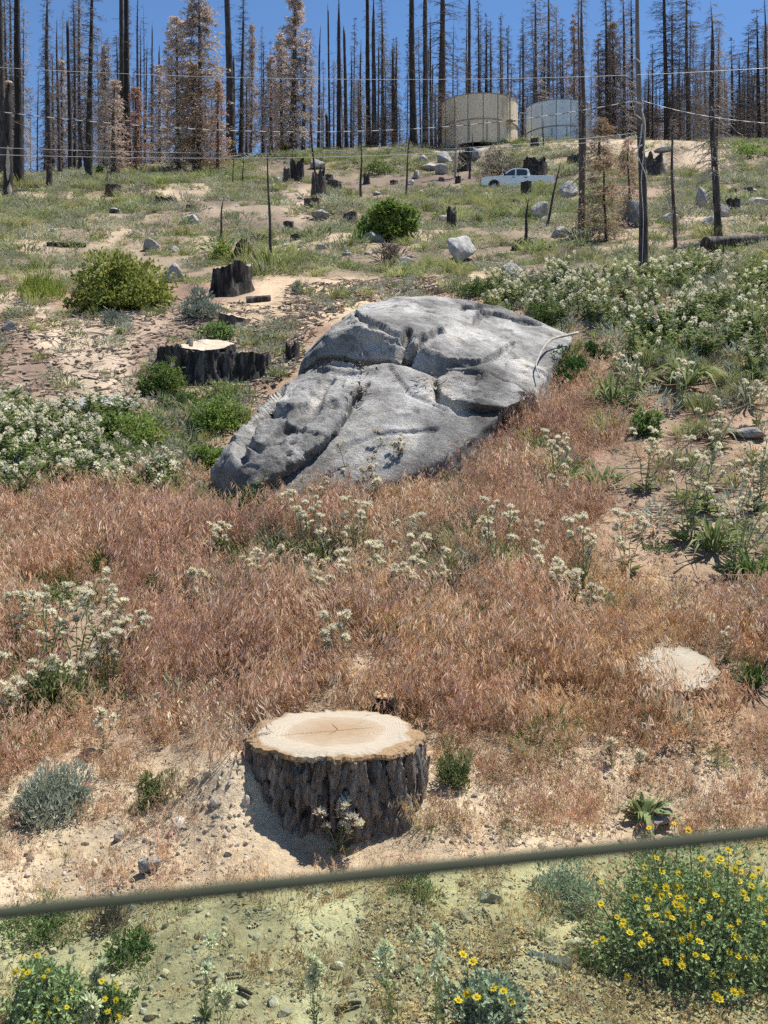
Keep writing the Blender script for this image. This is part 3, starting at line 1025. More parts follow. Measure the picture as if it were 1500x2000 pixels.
stump(466, 512, 28, 34, 'black arched stump stub above the charred ragged stump', 2, 'char', .3, .3, lean=(0, .25))
stump(220, 383, 28, 19, 'brown stump high on the left slope near the trees', 3, 'brown_bark', .15, .05, body='brown_bark')
stump(322, 400, 38, 14, 'wide low dark stump on the left upper slope', 4, 'char', .3, .2, body='char_tree')
stump(372, 414, 17, 12, 'tiny black stump right of the wide low dark stump', 5)
stump(222, 416, 15, 8, 'tiny black stump below the brown stump at the left', 6)
stump(608, 409, 24, 19, 'reddish brown stump left of the two burnt poles', 7, 'char', .12, .05, body='brown_bark')
stump(560, 356, 12, 22, 'thin black stump, left one of the pair under the trees', 8, 'char', .15, .15)
stump(580, 354, 22, 28, 'grey-black pointed stump, right one of the pair under the trees', 9, 'char_tree', .1, .35, body='char_tree')
stump(622, 388, 24, 44, 'tall black stump behind the reddish brown stump', 10, 'char', .35, .2)
stump(652, 370, 28, 15, 'wide black stump on the burnt soil', 11, 'char', .2, .1)
stump(641, 352, 16, 9, 'small black stump behind the wide black stump', 12)
stump(716, 361, 11, 17, 'knobbly little black stump right of the thin reddish pole', 13, 'char', .3, .4)
stump(770, 361, 13, 8, 'small black stump in the middle of the burnt soil', 14)
stump(862, 354, 10, 7, 'tiny black stump beside the truck side of the burnt soil', 15)
stump(895, 358, 11, 12, 'small black stump in front of the parked truck', 16)
stump(563, 452, 17, 18, 'black cube-like stump left of the flat white boulder', 17, 'char', .05, .05)
stump(680, 436, 28, 17, 'slanted black stump left of the round green bush', 18, 'char', .2, .15, tilt=(.3, 0))
stump(578, 470, 22, 12, 'small sooty stump on a bare patch left of the slope centre', 19, 'char_tree')
stump(882, 446, 17, 30, 'split black stump with a white broken face on the slope', 20, 'grey_bark', .1, .3)
stump(1048, 346, 40, 30, 'large black stump behind the bed of the parked truck', 21, 'char', .3, .15)
stump(1029, 385, 17, 26, 'square black stump in front of the parked truck bed', 22, 'char', .05, .05)
stump(1045, 288, 14, 16, 'small black stump on the crest between the two tanks', 23)
stump(907, 334, 20, 28, 'black forked stump under the tan tank', 24, 'char', .3, .4)
stump(1280, 342, 42, 28, 'uprooted black stump right of the tall black and white snag', 25, 'char', .4, .5)
stump(1436, 412, 22, 22, 'black stump right of the drooping dead tree', 26, 'char', .05, .1)
stump(1465, 379, 15, 11, 'small black stump high on the slope at the right', 27)
stump(1432, 378, 16, 9, 'low black stump above the pale boulder at the right', 28)
stump(571, 705, 22, 30, 'small black stub between the double burnt stump and the boulder', 29, 'char', .1, .2)
stump(790, 574, 9, 11, 'tiny black peg in the bare soil behind the huge boulder', 30)
stump(1008, 700 - 210, 16, 10, 'black low stump left of the leaning burnt sapling', 31)
stump(1010, 400, 14, 9, 'small dark stump below the front of the parked truck', 32)
stump(1128, 320, 30, 14, 'sooty low stump left of the near twin-trunked dead tree', 33, 'char_tree')

# flat pale slab (sawn log face) and dark slab on the dirt
def log_obj(name, a, b, r, label, mat='char', end='wood_pale', seed=0, cat='log'):
    a = np.array(a, float)
    b = np.array(b, float)
    k, sg = 16, 18
    t = np.linspace(0, 1, k)[:, None]
    path = (b - a) * t
    e = empty(name, a)
    D = unit(b - a)
    A = unit(np.cross(D, (0, 0, 1.0)))
    B = np.cross(A, D)
    an = np.arange(sg) / sg * 2 * math.pi
    G = []
    for i in range(k):
        c = np.cos(an)[:, None] * A + np.sin(an)[:, None] * B
        rr = r * (1 + .16 * fbm((c * 2.2 + path[i] * 1.3 / max(r * 8, .2)), 3, seed))[:, None] * (1 - .15 * t[i])
        G.append(path[i] + c * rr)
    G = np.array(G)
    MB().grid(G, wrap=True).build('bark', M[mat], e, True)
    for g_, flip in ((G[0], 1), (G[-1], 0)):
        mb = MB().add(g_, [[0, j, j + 1] for j in range(1, sg - 1)])
        mb.build('cut_end', M[end], e)
    return tag(e, label, cat)
p = gp(130, 484)
s = px(p.y)
log_obj('charred_log', p + Vector((-38 * s, 0, 6 * s)), p + Vector((36 * s, .1, 5 * s)), 6 * s, 'black charred log lying in the grass on the left slope', 'char', 'char')
p = gp(1440, 485)
s = px(p.y)
log_obj('charred_log', p + Vector((-70 * s, -.3, 4 * s)), p + Vector((110 * s, 1.2, 36 * s)), 13 * s, 'big black fallen log on the right slope beside the drooping dead tree', 'char', 'char', 3)
log_obj('charred_log', p + Vector((20 * s, .5, 18 * s)), p + Vector((120 * s, 1.8, 52 * s)), 8 * s, 'thinner charred log resting behind the big black fallen log', 'char_tree', 'char', 5)
p = gp(505, 592)
s = px(p.y)
log_obj('charred_slab', p + Vector((-24 * s, 0, 4 * s)), p + Vector((22 * s, .1, 9 * s)), 7 * s, 'short black slab on the soil below the charred ragged stump', 'char', 'wood_pale', 6, 'wood')
p = gp(455, 640)
s = px(p.y)
e = empty('sawn_log', p + Vector((0, .25, .02)))
sd, cp = stump_mesh(61, 30 * s, 24 * s, .2, .02, .1, .0, 40, 8, (-.05, .02))
sd.build('bark', M['brown_bark'], e, True)
cp.build('cut_top', M['wood_pale'], e)
tag(e, 'low sawn stump with cream cut face behind the double burnt stump', 'stump')

# ------------------------------------------------------------------ double burnt stump on the left
def double_stump():
    p = gp(410, 745)
    s = px(p.y)
    e = empty('double_stump', p)
    def lobe(u, vtop, vbot, w, seed, flare, jag, top, dy, body='char', flute=.16, tl=0.0):
        r = w * s / 2 / (1 + flare * .4)
        h = (vbot - vtop) * s
        sd, cp = stump_mesh(seed, r, h, flare, jag, flute, .0 if tl else .02, 80, 18, (0, tl * r))
        a = sd.build('stump_lobe', M[body], e, True)
        a.location = ((u - 410) * s, dy, (745 - vbot) * s)
        c = cp.build('cut_top', M[top], a)
        return a
    lobe(392, 669, 735, 104, 41, .2, .01, 'wood_pale', .42, tl=.3)
    lobe(395, 690, 750, 88, 42, .35, .04, 'char', .12)
    lobe(482, 690, 744, 96, 43, .25, .05, 'char', .30)
    lobe(440, 694, 746, 60, 46, .3, .05, 'char', .12)
    lobe(325, 672, 716, 74, 44, .45, .06, 'char', .55)
    pts = np.array([(-140 * s, .25, -5 * s), (-110 * s, .25, 10 * s), (-80 * s, .3, 30 * s), (-60 * s, .4, 42 * s)])
    MB().tubes(pts[None], np.array([[.02, .035, .05, .05]]), 8, cap=True).build('root', M['grey_bark'], e, True)
    pts = np.array([(-38 * s, .02, 83 * s), (-37 * s, .0, 68 * s)])
    MB().tubes(pts[None], np.array([[.035, .028]]), 6, cap=True).build('splinter', M['wood_pale'], e)
    tag(e, 'double charred stump with a pale sawn top left of the huge boulder', 'stump')
double_stump()

# ------------------------------------------------------------------ near stump
def wood_face(name, centre=(.31, .22, .135), ring=(.405, .345, .265), rim=(.28, .185, .10), r=1.0, saw_c=(.58, 1.38)):
    """sawn face: heartwood, pale sapwood, orange bark line, growth rings and saw marks by radius"""
    m = bpy.data.materials.new(name)
    m.use_nodes = True
    N, Lk = m.node_tree.nodes, m.node_tree.links
    b = N['Principled BSDF']
    b.inputs['Roughness'].default_value = .85
    b.inputs['Specular IOR Level'].default_value = .2
    tc = N.new('ShaderNodeTexCoord')
    mp = N.new('ShaderNodeMapping')
    mp.inputs['Scale'].default_value = (1 / r, 1 / r, 0)
    Lk.new(tc.outputs['Object'], mp.inputs[0])
    nz = N.new('ShaderNodeTexNoise')
    nz.inputs['Scale'].default_value = 2.2
    nz.inputs['Detail'].default_value = 5
    Lk.new(mp.outputs[0], nz.inputs['Vector'])
    ln = N.new('ShaderNodeVectorMath')
    ln.operation = 'LENGTH'
    Lk.new(mp.outputs[0], ln.inputs[0])
    ad = N.new('ShaderNodeMath')
    ad.operation = 'MULTIPLY_ADD'
    ad.inputs[1].default_value = .34
    Lk.new(nz.outputs['Fac'], ad.inputs[0])
    Lk.new(ln.outputs['Value'], ad.inputs[2])
    cr = N.new('ShaderNodeValToRGB')
    e = cr.color_ramp.elements
    e[0].position = .35
    e[0].color = lin(centre)
    e[1].position = 1.0
    e[1].color = lin(rim)
    for pos, c in ((.66, tuple(.5 * a + .5 * b_ for a, b_ in zip(centre, ring))), (.72, ring), (.95, tuple(.92 * x for x in ring)), (.985, rim)):
        k = e.new(pos)
        k.color = lin(c)
    Lk.new(ad.outputs[0], cr.inputs[0])
    wv = N.new('ShaderNodeMath')
    wv.operation = 'MULTIPLY'
    wv.inputs[1].default_value = 190
    Lk.new(ad.outputs[0], wv.inputs[0])
    sn = N.new('ShaderNodeMath')
    sn.operation = 'SINE'
    Lk.new(wv.outputs[0], sn.inputs[0])
    mr = N.new('ShaderNodeMapRange')
    mr.inputs['From Min'].default_value = -1
    mr.inputs['To Min'].default_value = .86
    mr.inputs['To Max'].default_value = 1.06
    Lk.new(sn.outputs[0], mr.inputs[0])
    saw = N.new('ShaderNodeTexNoise')
    saw.inputs['Scale'].default_value = 7
    saw.inputs['Detail'].default_value = 6
    ms = N.new('ShaderNodeMapping')
    ms.inputs['Scale'].default_value = (1, 9, 1)
    ms.inputs['Rotation'].default_value = (0, 0, .5)
    Lk.new(mp.outputs[0], ms.inputs[0])
    Lk.new(ms.outputs[0], saw.inputs['Vector'])
    m2 = N.new('ShaderNodeMapRange')
    m2.inputs['To Min'].default_value = saw_c[0]
    m2.inputs['To Max'].default_value = saw_c[1]
    Lk.new(saw.outputs['Fac'], m2.inputs[0])
    mu = N.new('ShaderNodeMath')
    mu.operation = 'MULTIPLY'
    Lk.new(mr.outputs[0], mu.inputs[0])
    Lk.new(m2.outputs[0], mu.inputs[1])
    hs = N.new('ShaderNodeHueSaturation')
    Lk.new(cr.outputs[0], hs.inputs['Color'])
    Lk.new(mu.outputs[0], hs.inputs['Value'])
    Lk.new(hs.outputs[0], b.inputs['Base Color'])
    bp = N.new('ShaderNodeBump')
    bp.inputs['Strength'].default_value = .35
    bp.inputs['Distance'].default_value = .01
    Lk.new(saw.outputs['Fac'], bp.inputs['Height'])
    Lk.new(bp.outputs[0], b.inputs['Normal'])
    return m

M['bark_near'] = pmat('fissured_burnt_bark', (.04, .034, .03), (.42, .365, .31), 16, .9, 1.0, 40, stretch=(1, 1, .22), c3=(.20, .17, .145), rand=.3, dist=.02)
M['bark_grey'] = pmat('weathered_bark', (.16, .125, .10), (.55, .47, .39), 16, .9, 1.0, 40, stretch=(1, 1, .18), c3=(.28, .225, .185), rand=.3, dist=.02)

def near_stump():
    d = 4.6
    R = .382
    zt = -(1432 - HV) / F * d
    cx = (655 - 750) / F * d
    root = empty('sawn_stump', (cx, d, zt - .36))
    h = .36
    seg, rows = 420, 70
    rng = np.random.default_rng(41)
    a = np.arange(seg) / seg * 2 * math.pi
    lob = 1 + .035 * np.cos(2 * a + .6) + .035 * np.cos(3 * a + 2.0) + .018 * np.cos(5 * a + 1) + .012 * np.cos(9 * a)
    ca, sa = np.cos(a), np.sin(a)
    front_left = sstep(-.2, .9, -sa * .75 - ca * .55)      # where the bark is burnt away
    G = []
    for i in range(rows):
        t = i / (rows - 1)
        z = -.16 + t * (h + .16)
        q = np.stack([ca * 7.5, sa * 7.5, np.full(seg, z * 3.2)], 1)
        rid = np.abs(fbm(q * 1.25, 3, 4))
        rid2 = np.abs(fbm(q * np.array((3.2, 3.2, 2.2)), 3, 14))
        fl = 1 + .13 * (1 - t) ** 1.6 * (1 + .6 * np.cos(4 * a + 2.2))
        dep = np.clip(.30 - rid, 0, .3) / .3
        dep2 = np.clip(.2 - rid2, 0, .2) / .2
        under = front_left * sstep(.42, .12, t) * (.10 + .05 * fbm(q * .8, 2, 7))
        rr = R * lob * fl - .040 * dep - .014 * dep2 - under * .9 + .012 * fbm(q * 3, 3, 21)
        rr = rr - .02 * sstep(.97, 1, t)
        G.append(np.stack([ca * rr, sa * rr, np.full(seg, z) + (t > .99) * .006 * fbm(q * 2, 2, 3)], 1))
    G = np.array(G)
    MB().grid(G, wrap=True).build('trunk', M['bark_near'], root, True)
    # sawn face with broken rim
    ring_rad = R * lob * (1.0 + .022 * fbm(np.stack([ca * 9, sa * 9, 0 * a], 1), 3, 9) + .012 * fbm(np.stack([ca * 40, sa * 40, 0 * a], 1), 2, 19))
    rings = []
    for f in (1.0, .985, .93, .85, .75, .6, .45, .3, .15, .03):
        zz = h + .012 - (.012 if f == 1.0 else 0) - .010 * sstep(.8, 1, f) * (1 + fbm(np.stack([ca * 12, sa * 12, 0 * a + f], 1), 3, 30)) + .004 * np.sin(3 * a) * f
        rings.append(np.stack([ca * ring_rad * f, sa * ring_rad * f, np.broadcast_to(zz, seg)], 1))
    mb = MB().grid(np.array(rings), wrap=True)
    mb.add(rings[-1], [[0, j, j + 1] for j in range(1, seg - 1)])
    lower = rings[0].copy()
    lower[:, 2] -= .010
    lower[:, :2] *= .985
    mb.grid(np.array([lower, rings[0]]), wrap=True)
    face = mb.build('cut_top', wood_face('sawn_face', r=R * 1.12), root)
    # drying cracks in the face: shallow dark wedges
    mbc = MB()
    for (pts, w) in ((((-.02, .11), (-.005, .06), (.01, .02), (0, -.02), (-.03, -.06)), .0035),
                     (((-.26, -.08), (-.15, -.045), (-.05, -.02), (.02, 0), (.11, .03), (.19, .045)), .0026),
                     (((.10, .10), (.12, .13), (.13, .16)), .0015)):
        pts = np.array(pts)
        t = np.linspace(0, 1, 30)
        s_ = np.linspace(0, 1, len(pts))
        c = np.stack([np.interp(t, s_, pts[:, 0]), np.interp(t, s_, pts[:, 1]), np.full(30, h + .0135)], 1)
        c[:, :2] += .003 * np.stack([vnoise(c * 40, 1), vnoise(c * 40, 2)], 1)
        T = unit(np.gradient(c, axis=0))
        S = np.stack([-T[:, 1], T[:, 0], 0 * t], 1)
        ww = (w * np.sin(math.pi * np.clip(t, .02, .98)) ** .5)[:, None]
        mbc.grid(np.array([c + S * ww * .5, c - np.array((0, 0, .0005)), c - S * ww * .5]))
    cr = mbc.build('drying_crack', pmat('crack_dark', (.16, .07, .03), (.25, .12, .06), 30), face)
    cr['kind'] = 'stuff'
    # bark plates, each a separate slab hanging on the trunk
    plates = []
    for k in range(10):
        g = []
        L = 1.0
        nl, nw = 9, 5
        edge = 1 + .35 * fbm(np.stack([np.linspace(0, 4, nl), np.full(nl, k * 3.1), np.zeros(nl)], 1), 3, 60 + k)
        for i in range(nl):
            t = i / (nl - 1)
            wv = .5 * edge[i] * (1 - .55 * abs(2 * t - 1) ** 3)
            row = []
            for j in range(nw):
                f = j / (nw - 1) * 2 - 1
                row.append((f * wv, (1 - f * f) * .5 + .22 * vnoise(np.array([[i * .9, j * 1.7, k]]), 3)[0], t - .5))
            g.append(row)
        mbp = MB().grid(np.array(g))
        gb = np.array(g)
        gb[..., 1] = -.6
        mbp.grid(gb[:, ::-1])
        plates.append([mbp.mesh('bark_plate', M[c_], True) for c_ in ('bark_near', 'bark_grey')])
    for row, (z0, hh) in enumerate(((.27, .15), (.15, .17), (.04, .17))):
        n = 58
        for j in range(n):
            an = (j + rng.uniform(-.35, .35)) / n * 2 * math.pi + row * .07
            c_, s_ = math.cos(an), math.sin(an)
            burnt = max(0, min(1, (-s_ * .75 - c_ * .55 + .25) / .9))
            if s_ > .75 or rng.random() < burnt * (.45 + .3 * row):
                continue
            idx = int(an / (2 * math.pi) * seg) % seg
            lb = lob[idx]
            t = (z0 + .16) / (h + .16)
            fl = 1 + .13 * (1 - t) ** 1.6 * (1 + .6 * math.cos(4 * an + 2.2))
            rr = R * lb * fl - .012
            w = rng.choice([rng.uniform(.012, .028), rng.uniform(.03, .06)])
            L = hh * rng.uniform(.35, 1.6) * (1 - .45 * burnt)
            zc = z0 + rng.uniform(-.07, .07)
            top = zc + L / 2
            if top > h - .002 or row == 0 and rng.random() < .5:
                zc -= top - (h - .002)
            grey = rng.random() < (.9 if c_ > .15 else .3)
            o = put('bark_plate', plates[rng.integers(10)][1 if grey else 0], root, (c_ * rr, s_ * rr, zc),
                    (rng.uniform(-.14, .14), rng.uniform(-.22, .22), an - math.pi / 2), (w, rng.uniform(.018, .036), L))
    tag(root, 'large freshly sawn stump with blackened bark in the sandy bank', 'stump')
    return root
near_stump()

# splinter piece standing behind the near stump
p = P3(752, 1365, 5.2)
e = empty('bark_stub', (p[0], p[1], H(p[0], p[1]) - .01))
hh = p[2] + .02 - float(H(p[0], p[1]))
sd, cp = stump_mesh(71, .066, .14, .3, .012, .35, .0, 40, 8, (.006, .016))
CLEAR.append((p[0], p[1], .11, .15))
sd.build('bark', M['char'], e, True)
cp.build('cut_top', wood_face('stub_face', (.5, .34, .2), (.6, .42, .26), (.4, .25, .12), .06), e)
tag(e, 'small sawn stub with an orange face right behind the large sawn stump', 'stump')

# half-buried sawn stump at the right
p = gp(1335, 1378)
e = empty('flush_stump', (p.x, p.y + .24, p.z - .05))
e.rotation_euler = (.30, 0, 0)
sd, cp = stump_mesh(77, .238, .22, .08, .004, .06, .0, 90, 10)
CLEAR.append((p.x, p.y + .24, .24, .02))
sd.build('bark', M['bark_grey'], e, True)
cp.build('cut_top', wood_face('flush_face', (.35, .30, .225), (.40, .35, .27), (.27, .215, .145), .27, (.78, 1.22)), e)
tag(e, 'weathered stump sawn flush with the ground among dry grass at the right', 'stump')

# ------------------------------------------------------------------ water tanks
def tank(u0, u1, vb, vt, d, label, cols, seam_frac, ladder_u=None, seams=16):
    R = (u1 - u0) / 2 / F * d
    cx = ((u0 + u1) / 2 - 750) / F * d
    zb = float(H(cx, d)) - .4
    zt = -(vt - HV) / F * (d - R * .55)
    h = zt - zb
    e = empty('water_tank', (cx, d, zb))
    n = 128
    a = np.arange(n) / n * 2 * math.pi
    def ring(r, z):
        return np.stack([np.cos(a) * r, np.sin(a) * r, np.full(n, z)], 1)
    zs = h * seam_frac
    steel = pmat('painted_steel', cols[0], cols[1], 1.3, .62, .08, 3, stretch=(1, 1, .15), spec=.25)
    dark = pmat('tank_trim', tuple(x * .35 for x in cols[0]), tuple(x * .5 for x in cols[1]), 4, .6)
    # curved shell plates, two courses
    for course, (z0, z1, rr) in enumerate(((0, zs, R), (zs + .05, h, R + .015))):
        for k in range(seams):
            a0 = (k + .5 * 0) / seams * 2 * math.pi + .012
            a1 = (k + 1) / seams * 2 * math.pi - .012
            t = np.linspace(a0, a1, 17)
            g = []
            for (r_, z_) in ((rr - .05, z0), (rr, z0 + .01), (rr, z1 - .01), (rr - .05, z1)):
                g.append(np.stack([np.cos(t) * r_, np.sin(t) * r_, np.full(17, z_)], 1))
            pl = MB().grid(np.array(g)).build('shell_plate', steel, e, True)
            for f in pl.data.polygons:
                f.use_smooth = False
    MB().grid(np.array([ring(R - .03, 0), ring(R - .03, h)]), wrap=True).build('inner_wall', dark, e)
    MB().grid(np.array([ring(R, zs - .02), ring(R + .10, zs), ring(R + .10, zs + .06), ring(R, zs + .08)]), wrap=True).build('stiffener_ring', dark, e)
    MB().grid(np.array([ring(R, h - .02), ring(R + .06, h - .02), ring(R + .06, h + .05), ring(R - .1, h + .07)]), wrap=True).build('top_rim', dark, e)
    roof = MB().grid(np.array([ring(R - .08, h + .05), ring(R * .5, h + .16), ring(.05, h + .25)]), wrap=True)
    roof.build('roof', steel, e, True)
    if ladder_u is not None:
        x = (ladder_u - (u0 + u1) / 2) / F * d
        th = math.asin(max(-1, min(1, x / R)))
        nx, ny = math.sin(th), -math.cos(th)
        tx, ty = math.cos(th), math.sin(th)
        lad = empty('ladder', (0, 0, 0))
        lad.parent = e
        def pt(off, side, z):
            return (nx * (R + off) + tx * side, ny * (R + off) + ty * side, z)
        for sd_ in (-.22, .22):
            MB().tubes(np.array([[pt(.2, sd_, .5), pt(.2, sd_, h + .9)]]), .03, 6).build('rail', dark, lad)
        for k in range(11):
            z = .6 + k * (h + .2) / 11
            MB().tubes(np.array([[pt(.2, -.22, z), pt(.2, .22, z)]]), .02, 5).build('rung', dark, lad)
        for k in range(4):
            z = 1.6 + k * (h - .8) / 3.4
            t = np.linspace(-1.5, 1.5, 12)
            hoop = np.array([pt(.2 + .45 * math.cos(q), .36 * math.sin(q) * 1.0, z) for q in t])
            MB().tubes(hoop[None], .02, 5).build('cage_hoop', dark, lad)
        # side brackets and a small platform lip
        pz = zs + .05
        MB().box(pt(.35, .15, pz), (.8, .5, .07), rot=Matrix.Rotation(th, 3, 'Z')).build('platform', dark, e)
        MB().tubes(np.array([[pt(.15, -.75, h - .3), pt(.15, -.75, zs + .2)]]), .03, 6).build('level_gauge', dark, e)
    for xx in (-.35, .1, .42):
        th = math.asin(xx)
        MB().tubes(np.array([[(math.sin(th) * (R + .03), -math.cos(th) * (R + .03), .2), (math.sin(th) * (R + .03), -math.cos(th) * (R + .03), zs - .15)]]), .05, 6).build('down_pipe', dark, e)
    return tag(e, label, 'water tank')
tank(863, 1010, 272, 193, 99, 'tan steel water tank with a caged ladder on the crest', ((.70, .56, .39), (.80, .67, .49)), .47, 984)
tank(1028, 1152, 266, 203, 102, 'pale blue-grey steel water tank right of the tan tank', ((.50, .57, .61), (.64, .71, .74)), .46, None, 14)
# thin white mast between the tanks
x, y = (1015 - 750) / F * 100, 100.0
b = float(H(x, y))
mast = empty('gauge_mast', (x, y, b))
for dx in (0, .45):
    MB().tubes(np.array([[(dx, 0, 0), (dx, 0, 3.4)]]), .05, 6).build('post', M['grey_bark'], mast)
MB().tubes(np.array([[(0, 0, 3.35), (.45, 0, 3.35)]]), .05, 6).build('crossbar', M['grey_bark'], mast)
tag(mast, 'thin pale pipe frame standing between the two water tanks', 'pipe')

# ------------------------------------------------------------------ pickup truck
def truck():
    paint = pmat('white_paint', (.78, .80, .80), (.84, .86, .86), 2, .3, 0, spec=.6)
    glass = pmat('dark_glass', (.015, .018, .02), (.03, .035, .04), 2, .08, 0, spec=.8)
    black = pmat('black_plastic', (.02, .02, .02), (.035, .035, .035), 8, .7)
    tyre = pmat('tyre_rubber', (.02, .02, .02), (.04, .04, .04), 8, .9)
    rim = pmat('alloy_rim', (.5, .5, .5), (.6, .6, .6), 8, .35, metal=.8)
    red = pmat('red_lens', (.45, .02, .02), (.5, .03, .03), 8, .2)
    clear = pmat('headlight_lens', (.6, .62, .63), (.7, .72, .72), 8, .1, spec=.7)
    p = Vector(TRUCK)
    CLEAR.append((p.x, p.y, 2.4, 1.2))
    e = empty('pickup_truck', (p.x, p.y + .8, p.z))
    e.scale = (.93, .93, .93)
    # profile in x (front = -2.7) and z
    def extrude(name, prof, y0, y1, mat, parent, inset=0.0):
        prof = np.array(prof, float)
        n = len(prof)
        me = bmesh.new()
        va = [me.verts.new((q[0], y0, q[1])) for q in prof]
        vb = [me.verts.new((q[0], y1, q[1])) for q in prof]
        me.faces.new(va)
        me.faces.new(vb[::-1])
        for i in range(n):
            me.faces.new((va[i], vb[i], vb[(i + 1) % n], va[(i + 1) % n]))
        if inset:
            bmesh.ops.bevel(me, geom=me.edges[:], offset=inset, segments=3, affect='EDGES', profile=.6, clamp_overlap=True)
        bmesh.ops.recalc_face_normals(me, faces=me.faces[:])
        m = bpy.data.meshes.new(name)
        me.to_mesh(m)
        me.free()
        m.materials.append(mat)
        for f in m.polygons:
            f.use_smooth = False
        return put(name, m, parent)
    def arch(cx, z0, r):
        t = np.linspace(math.pi, 0, 9)
        return [(cx + r * math.cos(q), z0 + r * math.sin(q)) for q in t]
    body = [(-2.68, .45), (-2.70, .80), (-2.62, .98), (-2.3, 1.06), (-1.35, 1.14), (-1.2, 1.16), (.62, 1.18), (.66, 1.20), (2.62, 1.22), (2.66, 1.15), (2.66, .55),
            (2.1, .48)] + arch(1.62, .42, .46)[::-1] + [(1.1, .40), (-1.25, .40)] + arch(-1.72, .42, .46)[::-1] + [(-2.25, .42)]
    b = extrude('body', body, -.92, .92, paint, e, .02)
    cab = [(-1.28, 1.13), (-.55, 1.66), (-.30, 1.735), (.30, 1.75), (.72, 1.70), (.80, 1.62), (.92, 1.16)]
    c = extrude('cab', cab, -.78, .78, paint, e, .04)
    for sgn in (-1, 1):
        y = sgn * .782
        def pane(name, q, mat, yy=y, par=c):
            q = np.array(q)
            v = np.concatenate([np.stack([q[:, 0], np.full(len(q), yy), q[:, 1]], 1), np.stack([q[:, 0], np.full(len(q), yy + sgn * .012), q[:, 1]], 1)])
            n = len(q)
            mb = MB().add(v, [[n, n + j, n + j + 1] for j in range(1, n - 1)], [[j, (j + 1) % n, n + (j + 1) % n, n + j] for j in range(n)])
            return mb.build(name, mat, par)
        pane('front_window', [(-1.02, 1.20), (-.50, 1.58), (-.27, 1.655), (-.22, 1.655), (-.22, 1.20)], glass)
        pane('rear_window', [(-.10, 1.20), (-.10, 1.66), (.30, 1.67), (.62, 1.62), (.70, 1.40), (.66, 1.20)], glass)
        for xx in (-.20, .70):
            hd = MB().box((xx - .12, sgn * .935, 1.05), (.2, .03, .045)).build('door_handle', black, b)
        m_ = MB().box((-.98, sgn * 1.0, 1.25), (.12, .22, .18)).build('side_mirror', black, c)
        MB().box((-2.60, sgn * .72, .93), (.14, .38, .14)).build('headlight', clear, b)
        MB().box((2.655, sgn * .80, 1.0), (.05, .18, .3)).build('tail_light', red, b)
        for wx in (-1.72, 1.62):
            t = np.linspace(0, 2 * math.pi, 24, endpoint=False)
            g = []
            for (r_, yy) in ((.22, .11), (.34, .12), (.375, .07), (.375, -.07), (.34, -.12), (.22, -.11)):
                g.append(np.stack([np.cos(t) * r_, np.full(24, yy), np.sin(t) * r_], 1))
            w = empty('wheel', (wx, sgn * .80, .375))
            w.parent = e
            MB().grid(np.array(g), wrap=True).build('tyre', tyre, w, True)
            mb = MB().grid(np.array([g[0], g[-1]]), wrap=True)
            for k in range(6):
                aa = k / 6 * 6.283
                mb.box((math.cos(aa) * .11, sgn * .09, math.sin(aa) * .11), (.22, .04, .06), rot=Matrix.Rotation(-aa, 3, 'Y'))
            mb.build('wheel_rim', rim, w)
    ws = np.array([(-1.245, 1.17), (-.60, 1.64)])
    for nm, q in (('windscreen', ((-1.255, 1.17), (-.585, 1.655))), ('back_window', ((.925, 1.22), (.812, 1.60)))):
        (x0, z0), (x1, z1) = q
        v = np.array([(x0, -.70, z0), (x0, .70, z0), (x1, .62, z1), (x1, -.62, z1)])
        off = np.array((-.02 if nm == 'windscreen' else .02, 0, .015))
        MB().add(np.concatenate([v, v + off]), None, [[4, 5, 6, 7], [0, 1, 5, 4], [1, 2, 6, 5], [2, 3, 7, 6], [3, 0, 4, 7]]).build(nm, glass, c)
    MB().box((-2.69, 0, .62), (.10, 1.7, .18)).build('front_bumper', black, b)
    MB().box((2.70, 0, .58), (.10, 1.7, .16)).build('rear_bumper', rim, b)
    MB().box((-2.685, 0, .85), (.05, 1.1, .2)).build('grille', black, b)
    MB().box((1.78, 0, 1.222), (1.6, 1.55, .012)).build('truck_bed', black, b)
    e.rotation_euler = (0, math.radians(1.5), math.radians(-3))
    return tag(e, 'white crew-cab pickup truck parked across the slope below the tanks', 'truck')
truck()

